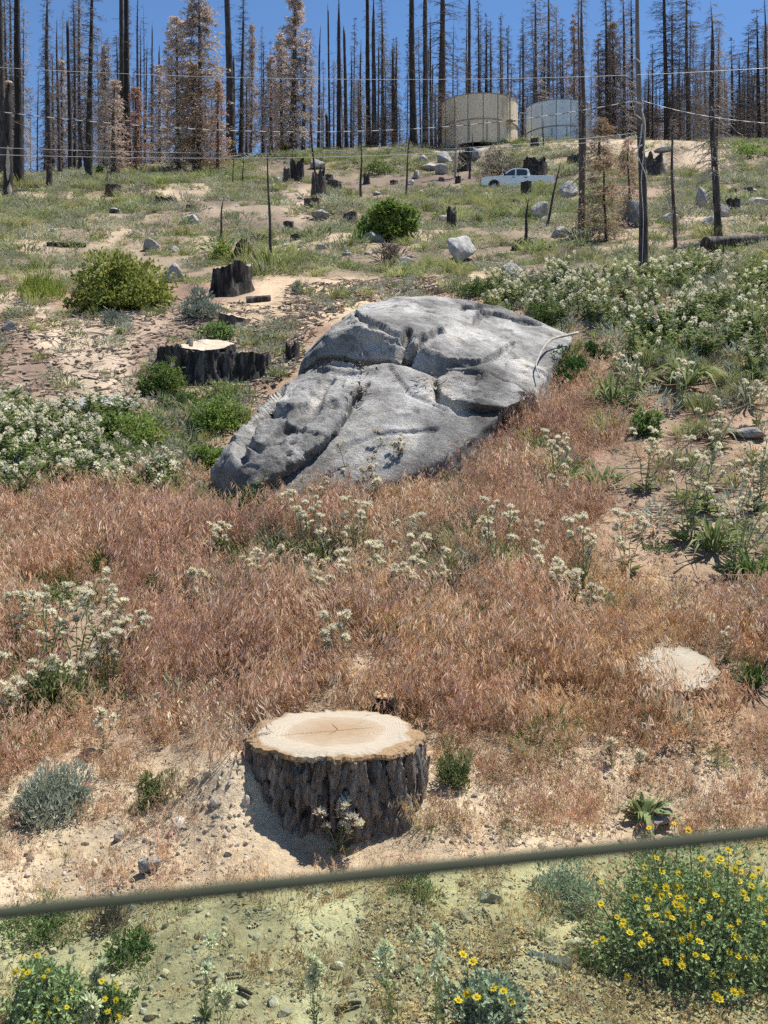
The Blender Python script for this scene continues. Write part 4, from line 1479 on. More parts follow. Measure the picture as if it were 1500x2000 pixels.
# ------------------------------------------------------------------ burnt trees
def make_tree(seed, H0=20., r0=.35, crown0=.25, crownR=2.2, nbr=90, droop=.5, ntw=5, needles=0, broken=False, taper=.25, shape=0.6, needle_len=.32, wob=.12, brr=.028, sides=9):
    """returns trunk, branches, needles builders for a tree of height H0"""
    rng = np.random.default_rng(3000 + seed)
    k = 22
    t = np.linspace(0, 1, k)
    ph = rng.uniform(0, 6.28, 4)
    path = np.stack([wob * (np.sin(t * 4 + ph[0]) * .6 + np.sin(t * 9 + ph[1]) * .3) * t, wob * (np.sin(t * 4 + ph[2]) * .6 + np.sin(t * 9 + ph[3]) * .3) * t, t * H0 - .4 * (t == 0)], 1)
    path[:, :2] -= path[0, :2]
    rad = r0 * (taper + (1 - taper) * (1 - t) ** .9) * (1 + .55 * np.exp(-t * 26)) * (1 + .05 * rng.normal(size=k))
    if not broken:
        rad[-4:] *= np.array((.8, .6, .4, .12))
    trunk = MB().tubes(path[None], rad[None], sides, cap=True)
    if broken:
        top = path[-1]
        for j in range(5):
            a = rng.uniform(0, 6.28)
            q = top + np.array((math.cos(a), math.sin(a), 0)) * rad[-1] * .6
            trunk.tubes(np.array([[q - np.array((0, 0, .3)), q + np.array((0, 0, rng.uniform(.2, .9)))]]), np.array([[rad[-1] * .4, .01]]), 4)
    br = MB()
    ne = MB()
    if nbr:
        tt = rng.uniform(crown0, .985, nbr)
        tt = np.sort(tt)
        az = rng.uniform(0, 6.28, nbr)
        rel = (tt - crown0) / (1 - crown0)
        Lb = crownR * ((1 - rel) ** shape * .9 + .1) * rng.uniform(.35, 1.1, nbr) * (1 - .6 * np.exp(-rel * 14))
        base = np.stack([np.interp(tt, t, path[:, j]) for j in range(3)], 1)
        out = np.stack([np.cos(az), np.sin(az), np.zeros(nbr)], 1)
        s = np.linspace(0, 1, 5)
        rise = rng.uniform(-.15, .25, nbr) + .5 * rel ** 2
        zc = rise[:, None] * s[None] - droop * rng.uniform(.5, 1.3, nbr)[:, None] * s[None] ** 2 + .12 * droop * s[None] ** 4 * 2
        side = np.stack([-np.sin(az), np.cos(az), np.zeros(nbr)], 1)
        bend = rng.normal(0, .12, nbr)
        P = base[:, None] + out[:, None] * (Lb[:, None] * s)[..., None] + np.array((0, 0, 1.0)) * (Lb[:, None] * zc)[..., None] + side[:, None] * (Lb[:, None] * bend[:, None] * s ** 2)[..., None]
        R = brr * (.4 + Lb / crownR)[:, None] * (1.15 - s)[None]
        br.tubes(P, R, 3)
        # twigs
        if ntw:
            ti = np.repeat(np.arange(nbr), ntw)
            f = rng.uniform(.25, 1, len(ti)) * 3.999
            i0 = f.astype(int)
            fr = (f - i0)[:, None]
            q = P[ti, i0] * (1 - fr) + P[ti, np.minimum(i0 + 1, 4)] * fr
            dd = unit(out[ti] * rng.uniform(.2, 1, (len(ti), 1)) + side[ti] * rng.choice([-1, 1], (len(ti), 1)) * rng.uniform(.4, 1.1, (len(ti), 1)) + np.array((0, 0, 1.0)) * rng.uniform(-.9, .25, (len(ti), 1)))
            Lt = (rng.uniform(.12, .38, len(ti)) * Lb[ti] + .12)[:, None]
            e1 = q + dd * Lt * .5
            e2 = e1 + unit(dd + np.array((0, 0, -.35 * droop))) * Lt * .5
            br.tubes(np.stack([q, e1, e2], 1), np.array([[brr * .5, brr * .38, brr * .16]]), 3)
            if needles:
                ni = np.repeat(np.arange(len(ti)), needles)
                g = rng.uniform(.1, 1.05, (len(ni), 1))
                pb = np.where(g < .5, q[ni] + (e1 - q)[ni] * g * 2, e1[ni] + (e2 - e1)[ni] * (g * 2 - 1))
                pb = pb + rng.normal(0, .05, pb.shape)
                nd = unit(dd[ni] * .6 + rng.normal(0, .6, (len(ni), 3)) + np.array((0, 0, -.45)))
                ne.leaves(pb, nd, unit(rng.normal(size=(len(ni), 3))), rng.uniform(.6, 1.25, len(ni)) * needle_len, rng.uniform(.25, .5, len(ni)) * needle_len)
    return trunk, br, ne

PROTO = {}
def tree_kind(key, trunk_mat, twig_mat, needle_mat=None, **kw):
    out = []
    for sd in range(kw.pop('n', 3)):
        tr, br, ne = make_tree(sd + len(PROTO) * 17, **kw)
        out.append((tr.mesh('trunk', M[trunk_mat], True), br.mesh('branches', M[twig_mat]) if br.n else None,
                    ne.mesh('needles', M[needle_mat]) if (needle_mat and ne.n) else None))
    PROTO[key] = (out, kw.get('H0', 20.), kw.get('r0', .35), kw.get('crownR', 2.2))
tree_kind('snag', 'char_tree', 'twig_dark', nbr=60, crownR=1.2, droop=.4, ntw=3, brr=.024, taper=.45, n=4)
tree_kind('pole', 'char_tree', 'twig_dark', nbr=80, crownR=1.2, droop=.25, ntw=4, brr=.022, r0=.2, taper=.3, n=3)
tree_kind('broken', 'char_tree', 'twig_dark', nbr=14, crownR=.7, droop=.3, ntw=1, brr=.02, taper=.6, broken=True, n=3)
tree_kind('bare', 'char_tree', 'twig_dark', nbr=250, crown0=.1, crownR=2.4, droop=.45, ntw=8, brr=.03, r0=.28, n=4)
tree_kind('greybare', 'brown_bark', 'twig_grey', nbr=290, crown0=.08, crownR=2.3, droop=.6, ntw=9, brr=.03, r0=.26, n=4)
tree_kind('brown', 'brown_bark', 'twig_grey', 'needle_pink', nbr=260, crown0=.06, crownR=2.6, droop=.5, ntw=8, needles=3, brr=.022, r0=.26, n=3)
tree_kind('pale', 'pale_bark', 'twig_grey', nbr=240, crown0=.08, crownR=2.3, droop=.5, ntw=8, brr=.026, r0=.26, wob=.3, n=4)
tree_kind('rusty', 'brown_bark', 'twig_dark', 'needle_brown', nbr=170, crown0=.04, crownR=2.8, droop=.5, ntw=7, needles=3, brr=.02, r0=.22, shape=.8, n=2)
tree_kind('pine', 'char_tree', 'twig_dark', nbr=130, crown0=.25, crownR=3.2, droop=.75, ntw=5, brr=.03, r0=.4, taper=.5, n=2)
tree_kind('sapling', 'char_tree', 'twig_dark', H0=4., r0=.06, nbr=14, crown0=.3, crownR=.35, droop=.3, ntw=1, brr=.008, wob=.08, n=4)
tree_kind('sparse', 'brown_bark', 'twig_grey', H0=9., r0=.14, nbr=170, crown0=.15, crownR=1.2, droop=1.0, ntw=5, brr=.015, wob=.16, n=2)
tree_kind('smallbrown', 'brown_bark', 'twig_grey', 'needle_brown', H0=5., r0=.07, nbr=110, crown0=.05, crownR=1.0, droop=.5, ntw=6, needles=4, brr=.01, needle_len=.13, n=2)

NAMES = {'snag': 'burnt_tree', 'pole': 'burnt_tree', 'broken': 'broken_snag', 'bare': 'dead_conifer', 'greybare': 'dead_conifer', 'brown': 'dead_conifer', 'rusty': 'dead_conifer',
         'pale': 'dead_conifer', 'pine': 'dead_pine', 'sapling': 'burnt_sapling', 'sparse': 'dead_conifer', 'smallbrown': 'dead_young_conifer'}
def tree(kind, ut, vt, ub, vb, w, label, crown=None, d=None, group=None, variant=None, name=None, trunk=None, sink=.15):
    """ut,vt top; ub,vb base in the photo (vt may be above the frame); w trunk width at the base in pixels; crown width in pixels"""
    if d is None:
        p = gp(ub, vb)
    else:
        x = (ub - 750) / F * d
        p = Vector((x, d, float(H(x, d))))
    d = p.y
    ztop = -(vt - HV) / F * d
    h = max(ztop - p.z, .5)
    vis = ub - ut
    dx = (ut - ub) / F * d
    protos, H0, r0, cR = PROTO[kind]
    k = int(RNG.integers(len(protos))) if variant is None else variant % len(protos)
    tr, br, ne = protos[k]
    e = empty(name or NAMES[kind], (p.x, p.y, p.z - sink))
    lean = math.atan2(dx, h)
    e.rotation_euler = Euler((0, lean, 0)).to_matrix().to_euler()
    rz = RNG.uniform(0, 6.28)
    sz = h / math.cos(lean) / H0
    st = w * px(d) / 2 / r0
    sc = (crown * (1.5 if kind in ('bare', 'greybare', 'pale', 'pole', 'sparse') else 1.2) * px(d) / 2 / cR) if crown else (st * .6 + sz * .6)
    me = tr
    if trunk:
        me = tr.copy()
        me.materials[0] = M[trunk]
    put('trunk', me, e, None, (0, 0, rz), (st, st, sz))
    if br:
        put('branches', br, e, None, (0, 0, rz), (sc, sc, sz))
    if ne:
        put('needles', ne, e, None, (0, 0, rz), (sc, sc, sz))
    tag(e, label, 'tree', group)
    return e

T = tree
# left edge
# the scorched trunk with its top sawn off, nearest at the left edge
def left_snag():
    p = gp(16, 386)
    s = px(p.y)
    e = empty('broken_snag', p)
    tr, br, ne = make_tree(901, 225 * s, 9 * s, nbr=0, broken=False, taper=.85, wob=.05, sides=16)
    rngp = np.linspace(0, 1, 22)
    tr.build('trunk', M['char_tree'], e, True)
    MB().tubes(np.array([[(0, 0, 222 * s), (0, 0, 226 * s)]]), np.array([[9 * s, 7 * s]]), 14, cap=True).build('broken_top', M['wood_chip'], e)
    # bare patch where bark has fallen
    for (z0, z1, off, wd, nm) in ((190, 222, .9, 5, 'bare_patch'), (30, 98, .3, 6, 'bare_patch'), (0, 26, .6, 6, 'bare_patch')):
        t = np.linspace(-1, 1, 7)
        g = []
        for z in np.linspace(z0, z1, 12):
            r = 9.6 * s * (1 + .35 * math.exp(-z / 22))
            ww = (wd / 9.0) * (.85 + .2 * math.sin(z * .13)) * min(1, (z - z0 + 2) / 12, (z1 - z + 2) / 12)
            aa = off + t * ww * .6 - math.pi / 2
            g.append(np.stack([np.cos(aa) * r, np.sin(aa) * r, np.full(7, z * s)], 1))
        MB().grid(np.array(g)).build(nm, M['brown_bark' if z0 > 100 else 'wood_chip'], e, True)
    for (z_, a_, l_) in ((150, .6, 1.3), (120, 3.4, .9), (95, 5.2, 1.1), (175, 2.2, .7)):
        q = np.array([(math.cos(a_) * l_ * t_, math.sin(a_) * l_ * t_, z_ * s - .35 * l_ * t_ * t_) for t_ in np.linspace(0, 1, 6)])
        MB().tubes(q[None], np.linspace(.04, .012, 6)[None], 5).build('branch', M['twig_dark'], e)
    tag(e, 'charred snag with its bark partly fallen off at the left edge', 'tree')
left_snag()
T('snag', -2, -60, 8, 372, 16, 'black trunk directly behind the charred snag at the left edge', None, 84)
T('greybare', 8, -30, 14, 368, 8, 'brownish thin trunk just right of the charred snag', 40, 86)
T('bare', 19, -40, 22, 362, 9, 'slim grey trunk left of the thick dark trunk near the left edge', 44, 88)
T('snag', 33, -90, 36, 362, 19, 'thick dark trunk, first big one right of the charred snag', None)
T('bare', 90, -50, 97, 372, 12, 'mottled dark trunk standing forward on the left crest', 46)
T('pole', 110, 28, 117, 332, 7, 'thin black pole right of the mottled dark trunk', 16, 90)
T('bare', 103, 95, 104, 332, 6, 'short twiggy trunk behind the mottled dark trunk', 34, 94)
T('broken', 132, 42, 138, 330, 9, 'black snag snapped off at the top between two slim trunks', None, 92)
T('bare', 145, -20, 146, 330, 7, 'slim black trunk right of the snapped snag', 40, 95)
T('greybare', 153, -60, 156, 330, 8, 'grey twiggy trunk second right of the snapped snag', 52, 97)
T('bare', 180, -80, 173, 352, 14, 'dark trunk with a fire-black base left of the first rusty conifer', 70)
T('broken', 152, 230, 172, 345, 6, 'black leaning broken stem against the trunk with fire-black base', None, 76)
T('snag', 236, -120, 238, 330, 13, 'massive black trunk, left one of the two side by side', None, 98)
T('snag', 245, -140, 250, 332, 14, 'massive black trunk, right one of the two side by side', None, 96)
T('greybare', 228, 60, 232, 334, 7, 'grey-brown thin trunk hugging the left massive trunk', 44, 99)
T('pole', 268, -30, 271, 330, 7, 'slim black trunk right of the two massive trunks', 16, 102)
T('pole', 287, 75, 283, 330, 5, 'thin dark stem right of the two massive trunks', 12, 104)
T('bare', 297, 85, 295, 330, 4, 'thin twiggy dark stem left of the large brown conifer', 22, 106)
T('rusty', 264, 165, 264, 338, 9, 'rust-brown bushy conifer in front of the two massive trunks', 84)
T('brown', 222, 150, 221, 346, 10, 'smaller brown conifer left of the rust-brown bushy one', 66)
T('brown', 390, -30, 388, 338, 12, 'large brown conifer with dense dead needles, the broadest on the crest', 130, variant=0)
T('brown', 345, 25, 348, 338, 9, 'pale brown conifer against the left side of the broadest one', 96, variant=1)
T('rusty', 378, 120, 379, 340, 8, 'low rust-toned conifer in front of the broadest brown conifer', 96, variant=1)
T('rusty', 425, 150, 425, 336, 7, 'small rusty conifer right of the broadest brown conifer', 66)
T('snag', 441, -120, 452, 306, 17, 'stout black trunk with green sprouts right of the broadest brown conifer', None, 97)
T('bare', 475, -20, 470, 300, 9, 'slim dark trunk right of the sprouting stout trunk', 46, 98)
T('pole', 482, 140, 481, 300, 5, 'short thin black stem right of the slim dark trunk', 14, 101)
# centre left
T('bare', 514, 78, 514, 300, 6, 'twiggy dead trunk left of the tall brown conifer', 40, 101)
T('brown', 530, 105, 530, 308, 7, 'short brown conifer left of the tall brown conifer', 60, 97)
T('brown', 579, -25, 571, 318, 15, 'tall brown conifer with a dark bare tip in the centre left', 92, 93, variant=2)
T('greybare', 598, 48, 592, 316, 8, 'grey-brown conifer right of the tall brown conifer', 66, 94)
T('brown', 548, 60, 551, 318, 8, 'pale brown conifer left of the tall brown conifer trunk', 64, 95)
T('pole', 626, 44, 622, 290, 7, 'clean black pole right of the grey-brown conifer', 8, 99)
T('broken', 637, 220, 640, 296, 8, 'stubby black snag between the clean pole and the tufted trunk', None, 96)
T('pine', 661, -10, 662, 290, 10, 'black trunk with a tuft at its top in the centre', 24, 99)
T('broken', 672, 56, 677, 284, 8, 'black snag with a hooked broken top', None, 99)
T('pole', 686, 86, 686, 284, 5, 'thin black stem right of the hooked broken snag', 14, 102)
T('pole', 705, 72, 704, 284, 6, 'thin straight black stem left of the bare black mast', 10, 102)
T('snag', 717, -90, 720, 286, 11, 'bare black mast-like trunk in the centre', None, 101)
T('snag', 729, -15, 731, 286, 11, 'black tapering trunk right of the bare mast-like trunk', None, 100)
T('greybare', 746, -20, 748, 284, 8, 'brown-tipped trunk right of the black tapering trunk', 40, 100)
T('bare', 768, 70, 769, 284, 8, 'dark trunk, left of two touching trunks near the centre', 26, 100)
T('greybare', 773, 66, 774, 284, 8, 'greyish trunk, right of two touching trunks near the centre', 30, 102)
T('snag', 803, -120, 808, 284, 15, 'heavy black trunk left of the dead pine by the tan tank', None, 99)
T('snag', 829, -60, 831, 284, 14, 'heavy dark trunk second left of the dead pine', None, 101)
T('pole', 840, 28, 843, 284, 7, 'thin dark stem between the heavy trunk and the dead pine', 14, 103)
T('pine', 866, -110, 863, 284, 15, 'dead pine with long drooping branches left of the tan tank', 150, 104)
T('greybare', 850, 160, 850, 284, 5, 'small grey weeping dead conifer at the left edge of the tan tank', 54, 96)
T('greybare', 700, 150, 702, 290, 6, 'low grey twiggy conifer between the black trunks in the centre', 46, 97)
T('greybare', 752, 205, 750, 284, 6, 'short pale dead conifer at the crest left of the heavy trunks', 54, 97)
for (ut, vt, lab) in ((917, -60, 'black trunk behind the middle of the tan tank'), (935, -15, 'thin black trunk second behind the tan tank'), (949, 20, 'thin black trunk third behind the tan tank'),
                      (958, 35, 'thin black trunk fourth behind the tan tank'), (979, 18, 'thin black trunk behind the ladder of the tan tank'), (993, 42, 'slender black trunk behind the right edge of the tan tank')):
    T('bare' if ut != 917 else 'snag', ut, vt, ut - 1, 280, 9 if ut == 917 else 7, lab, 34, 112 + (ut % 7))
# between and behind tanks
T('bare', 1021, 25, 1022, 272, 6, 'slim twiggy trunk in the gap between the tanks', 34, 110)
T('greybare', 1045, -40, 1049, 272, 9, 'grey branchy trunk behind the left half of the blue-grey tank', 70, 112)
T('bare', 1062, 55, 1063, 272, 7, 'dark slim trunk behind the blue-grey tank', 40, 114)
T('greybare', 1071, -50, 1070, 272, 9, 'tall branchy trunk behind the middle of the blue-grey tank', 66, 116)
T('bare', 1096, 75, 1097, 272, 5, 'thin trunk behind the right half of the blue-grey tank', 32, 116)
T('bare', 1121, 68, 1120, 272, 5, 'thin twiggy trunk behind the right edge of the blue-grey tank', 36, 112)
# right
T('bare', 1181, -40, 1188, 262, 8, 'dark trunk right of the near twin-trunked tree', 50, 102)
T('rusty', 1168, 60, 1172, 262, 7, 'thin conifer with rusty remnants right of the blue-grey tank', 54, 102)
T('bare', 1191, -10, 1193, 262, 6, 'slim dark trunk second right of the near twin-trunked tree', 36, 106)
T('pole', 1201, 100, 1203, 262, 5, 'short thin black stem right of the twin-trunked tree', 14, 104)
T('greybare', 1217, -30, 1220, 262, 9, 'grey twiggy trunk left of the tall black and white snag', 54, 103)
T('bare', 1233, -20, 1235, 262, 9, 'dark trunk almost touching the tall black and white snag', 44, 105)
T('pole', 1266, 130, 1267, 262, 5, 'thin dark stem just right of the tall black and white snag', 16, 106)
T('bare', 1297, -110, 1302, 264, 11, 'thick black trunk with short branches at the upper right', 78, 102)
T('bare', 1312, -10, 1315, 264, 7, 'slim black trunk right of the thick black one at the upper right', 40, 104)
T('pole', 1327, 80, 1329, 264, 5, 'thin stem left of the tufted trunk at the upper right', 18, 106)
T('greybare', 1340, -50, 1345, 266, 10, 'trunk with a few brown tufts at the upper right', 84, 102)
T('bare', 1376, 100, 1377, 268, 5, 'thin twiggy stem behind the drooping dead tree', 30, 108)
T('bare', 1428, 68, 1430, 270, 6, 'curved twiggy trunk right of the drooping dead tree', 52, 112)
T('bare', 1445, 98, 1447, 270, 6, 'short twiggy trunk in the thicket at the upper right', 44, 115)
T('bare', 1461, 45, 1462, 270, 8, 'dark twiggy trunk second from the right edge', 66, 112)
T('bare', 1479, 12, 1484, 270, 9, 'tall dark trunk with drooping branches near the right edge', 70, 108)
T('pole', 1494, -20, 1497, 270, 8, 'dark trunk at the right edge', 20, 110)
for (k_, ut, vt, ub, vb, w, c, d_, lab) in (
        ('brown', 1197, 35, 1199, 262, 7, 60, 103, 'wispy brown conifer left of the tall black and white snag'),
        ('brown', 120, 110, 121, 335, 6, 52, 93, 'wispy brown conifer among the trunks at the left'),
        ('brown', 312, 120, 311, 335, 7, 56, 97, 'wispy brown conifer left of the pale brown conifer'),
        ('brown', 205, 95, 204, 340, 6, 50, 95, 'wispy brown conifer right of the trunk with fire-black base'),
        ('rusty', 1120, 20, 1122, 270, 7, 56, 108, 'rust-needled conifer behind the right edge of the blue-grey tank')):
    T(k_, ut, vt, ub, vb, w, lab, c, d_)
# near trees on the right slope
T('sparse', 1138, -60, 1136, 462, 14, 'near twin-trunked dead tree with reddish base right of the truck', 60, variant=0, trunk='brown_bark')
T('pole', 1131, -40, 1134, 455, 8, 'black companion stem pressed against the near twin-trunked tree', 26)
T('sparse', 1383, -10, 1404, 470, 16, 'drooping dead tree with long hanging branches on the right slope', 96, variant=1, trunk='char_tree')
T('sparse', 1408, 42, 1396, 300, 7, 'slanting thin dead tree behind the drooping one', 60, 70, variant=0)
T('sparse', 1311, 205, 1320, 492, 9, 'slim leaning dead tree between the tall snag and the drooping tree', 44, variant=1)
T('smallbrown', 1180, 290, 1183, 472, 7, 'young dead conifer with pinkish brown needles right of the twin-trunked tree', 110, variant=0)
T('smallbrown', 1172, 225, 1170, 330, 7, 'rusty young conifer above the bare crest right of the blue-grey tank', 80, 80, variant=1)
T('smallbrown', 1228, 260, 1230, 440, 6, 'young dead conifer with thin brown twigs behind the tall snag', 66, variant=1)
def tall_snag():
    p = gp(1257, 535)
    s = px(p.y)
    e = empty('tall_snag', (p.x, p.y, p.z - .1))
    h = (535 + 80) * s
    e.rotation_euler = (0, math.atan2(-13 * s, h), 0)
    k = 40
    z = np.linspace(0, h, k)
    r = s * np.interp(z / s, [0, 15, 120, 300, 615], [12, 9.5, 8.5, 5.6, 3.2]) * (1 + .04 * RNG.normal(size=k))
    zb = 285 * s
    wob = np.stack([.02 * np.sin(z * 1.3), .02 * np.cos(z * 1.1), z], 1)
    lo = z <= zb + .15
    hi = z >= zb - .15
    MB().tubes(wob[lo][None], r[lo][None], 14).build('charred_trunk', M['char_tree'], e, True)
    MB().tubes(wob[hi][None], r[hi][None] * .98, 14).build('bleached_trunk', M['pale_bark'], e, True)
    # bark shell half covering the middle
    a = np.linspace(2.2, 5.0, 10)
    g = []
    for zz in np.linspace(zb - .2, zb + 60 * s, 14):
        rr = np.interp(zz, z, r) * 1.12
        w = 1 - max(0, (zz - zb) / (70 * s)) ** 2
        aa = 3.6 + (a - 3.6) * w
        g.append(np.stack([np.cos(aa) * rr, np.sin(aa) * rr, np.full(10, zz)], 1))
    MB().grid(np.array(g)).build('bark_shell', M['char_tree'], e, True)
    # hanging pale branches
    for pts in ([(0, 300), (-4, 270), (-12, 240), (2, 205), (8, 180)], [(0, 330), (6, 300), (2, 250), (-6, 190), (-3, 120), (-8, 30)], [(0, 310), (-14, 320), (-22, 360)], [(0, 260), (-18, 250), (-26, 240)],
                [(0, 245), (14, 250), (24, 235)], [(0, 420), (-10, 428), (-18, 424)], [(0, 340), (-16, 345), (-24, 340), (-28, 330)]):
        q = np.array([(x * s, -.10 - .02 * i, y * s) for i, (x, y) in enumerate(pts)])
        t = np.linspace(0, 1, 14)
        ss = np.linspace(0, 1, len(q))
        c = np.stack([np.interp(t, ss, q[:, j]) for j in range(3)], 1)
        MB().tubes(c[None], np.linspace(1.5 * s, .5 * s, 14)[None], 5).build('broken_branch', M['stick_pale'], e, True)
    tag(e, 'tall snag, bleached white above and charred black below, on the right slope', 'tree')
tall_snag()
# burnt saplings on the slope
for (ut, vt, ub, vb, w, c, lab) in (
        (522, 262, 529, 506, 7, 18, 'tall burnt sapling standing left of the slope centre'),
        (436, 372, 430, 474, 6, 10, 'bent burnt sapling above the black arched stub'),
        (1034, 372, 1024, 476, 8, 10, 'thick leaning burnt sapling right of the pale grey pointed boulder'),
        (1098, 300, 1066, 442, 6, 16, 'long leaning burnt sapling right of the angular dark-sided boulder'),
        (704, 262, 705, 386, 6, 14, 'thin reddish burnt pole in the middle of the burnt soil'),
        (797, 254, 793, 386, 5, 10, 'thin burnt pole above the round green bush'),
        (602, 200, 620, 385, 5, 26, 'crooked dead sapling rising from the tall black stump'),
        (627, 325, 625, 391, 4, 6, 'short burnt stick right of the tall black stump'),
        (456, 296, 454, 362, 3, 12, 'left one of two thin pale saplings under the stout trunk'),
        (475, 292, 474, 362, 3, 10, 'right one of two thin pale saplings under the stout trunk'),
        (1062, 228, 1061, 288, 3, 10, 'thin black sapling in front of the blue-grey tank'),
        (1413, 455, 1413, 506, 5, 3, 'short charred peg in front of the big black fallen log')):
    T('sapling', ut, vt, ub, vb, w, lab, c)
T('sparse', 890, 190, 889, 348, 5, 'pale leafless young conifer in front of the tan tank', 34, variant=0, trunk='grey_bark')
T('sapling', 922, 250, 917, 350, 5, 'thin dark sapling right of the pale young conifer below the tan tank', 16)
T('sapling', 205, 340, 204, 362, 4, 'left one of two short burnt pegs below the first rusty conifer', 3)
T('sapling', 209, 332, 209, 360, 4, 'right one of two short burnt pegs below the first rusty conifer', 3)

# forest farther back
rng = np.random.default_rng(88)
zones = [(-120, 130, 'thin charred trunk deep in the burned forest behind the left edge'), (130, 300, 'thin charred trunk deep in the forest behind the rusty conifer'),
         (300, 500, 'thin charred trunk deep in the forest behind the broadest brown conifer'), (500, 700, 'thin charred trunk deep in the forest behind the tall brown conifer'),
         (700, 880, 'thin charred trunk deep in the forest left of the tan tank'), (880, 1030, 'thin charred trunk deep in the forest behind the tan tank'),
         (1030, 1180, 'thin charred trunk deep in the forest behind the blue-grey tank'), (1180, 1330, 'thin charred trunk deep in the forest behind the tall snag'),
         (1330, 1620, 'thin charred trunk deep in the forest behind the drooping dead tree')]
for (a, b_, lab) in zones:
    n = int((b_ - a) / 10.5)
    for j in range(n):
        u = a + (j + rng.uniform(.0, 1)) / n * (b_ - a)
        d = rng.uniform(106, 150)
        kind = ['bare', 'pole', 'greybare', 'pale', 'broken', 'brown'][rng.choice(6, p=[.2, .14, .16, .4, .07, .03])]
        vt = rng.choice([rng.uniform(-10, 130), rng.uniform(90, 210)])
        what = {'brown': 'small brown-needled conifer', 'pale': 'thin grey-brown dead conifer', 'broken': 'broken black snag', 'greybare': 'thin twiggy dead conifer'}.get(kind, 'thin charred trunk')
        lab2 = lab.replace('thin charred trunk', what)
        T(kind, u + rng.normal(0, 4), vt, u, 300, rng.uniform(3, 6), lab2, rng.uniform(22, 54), d, group=lab.replace('thin charred trunk', what + ('' if what.endswith('s') else 's')))

# far wooded ridge at the right, too far to count
def far_wood():
    rng = np.random.default_rng(19)
    protos = []
    for k in range(3):
        tr, br, ne = make_tree(700 + k, 16, .2, nbr=70, crown0=.15, crownR=1.6, droop=.3, ntw=3, brr=.03)
        mb = MB()
        for v_, t_, q_ in ((tr.v, tr.t, tr.q), (br.v, br.t, br.q)):
            off = mb.n
            mb.v += v_
            mb.n += sum(len(x) for x in v_)
            mb.t += [(f + off, m) for f, m in t_]
            mb.q += [(f + off, m) for f, m in q_]
        protos.append(mb.mesh('burnt_tree', pmat('far_burnt_tree', (.05, .042, .04), (.12, .10, .095), 2, .9, rand=.3)))
    n = 800
    y = rng.uniform(165, 330, n)
    x = y * rng.uniform(.16, .62, n)
    pts = np.stack([x, y, H(x, y) - .3], 1)
    scatter('distant_forest', pts, rots_z(n, .03, rng), rng.uniform(.7, 1.25, n), rng.integers(0, 3, n), protos, 'far grey wooded ridge of burnt trees at the right', 'forest')
    n = 380
    y = rng.uniform(160, 260, n)
    x = y * rng.uniform(-.6, .2, n)
    pts = np.stack([x, y, H(x, y) - .3], 1)
    scatter('distant_forest', pts, rots_z(n, .03, rng), rng.uniform(1.0, 1.9, n), rng.integers(0, 3, n), protos, 'far burnt trees filling the gaps between the trunks on the crest', 'forest')
far_wood()

# ------------------------------------------------------------------ wires
def wire(pts, d, r, label, dashed=False):
    pts = np.array(pts, float)
    us = np.linspace(pts[0, 0], pts[-1, 0], 90)
    co = np.polyfit(pts[:, 0], pts[:, 1], 3)
    vs = np.polyval(co, us)
    w = np.stack([(us - 750) / F * d, np.full(90, d), -(vs - HV) / F * d], 1)
    base = w[0].copy()
    m = M['wire_d'] if dashed else M['wire']
    o = MB().tubes((w - base)[None], r, 5).build('wire', m, smooth=True)
    o.location = base
    return tag(o, label, 'wire')
M['wire'] = pmat('aluminium_wire', (.42, .43, .44), (.55, .56, .57), 3, .4, spec=.6)
M['wire_d'] = pmat('banded_cable', (.05, .05, .05), (.62, .62, .62), 3, .5)
nt = M['wire_d'].node_tree
wv = nt.nodes.new('ShaderNodeTexWave')
wv.inputs['Scale'].default_value = 1.35
tc = [n for n in nt.nodes if n.type == 'TEX_COORD'][0]
nt.links.new(tc.outputs['Object'], wv.inputs['Vector'])
crn = [n for n in nt.nodes if n.type == 'VALTORGB'][0]
nt.links.new(wv.outputs['Fac'], crn.inputs['Fac'])
wire([(-300, 112), (0, 132), (500, 152), (750, 156), (1000, 153), (1250, 146), (1700, 118)], 16.6, .0042, 'highest single pale wire crossing the burned forest')
wire([(-300, 178), (0, 213), (290, 250), (500, 259), (700, 257), (860, 246), (1024, 231), (1110, 219), (1252, 196)], 16.9, .0068, 'banded black and white cable sagging across the trunks', True)
wire([(1252, 196), (1420, 233), (1500, 241), (1760, 252)], 16.9, .0062, 'banded cable going right from the tall snag', True)
wire([(-300, 277), (0, 289), (500, 299), (800, 294), (1000, 283), (1254, 258)], 16.8, .0042, 'upper one of the two low pale wires', False)
wire([(-300, 292), (0, 303), (500, 308), (800, 302), (1000, 291), (1254, 268)], 16.6, .0042, 'lower one of the two low pale wires', False)

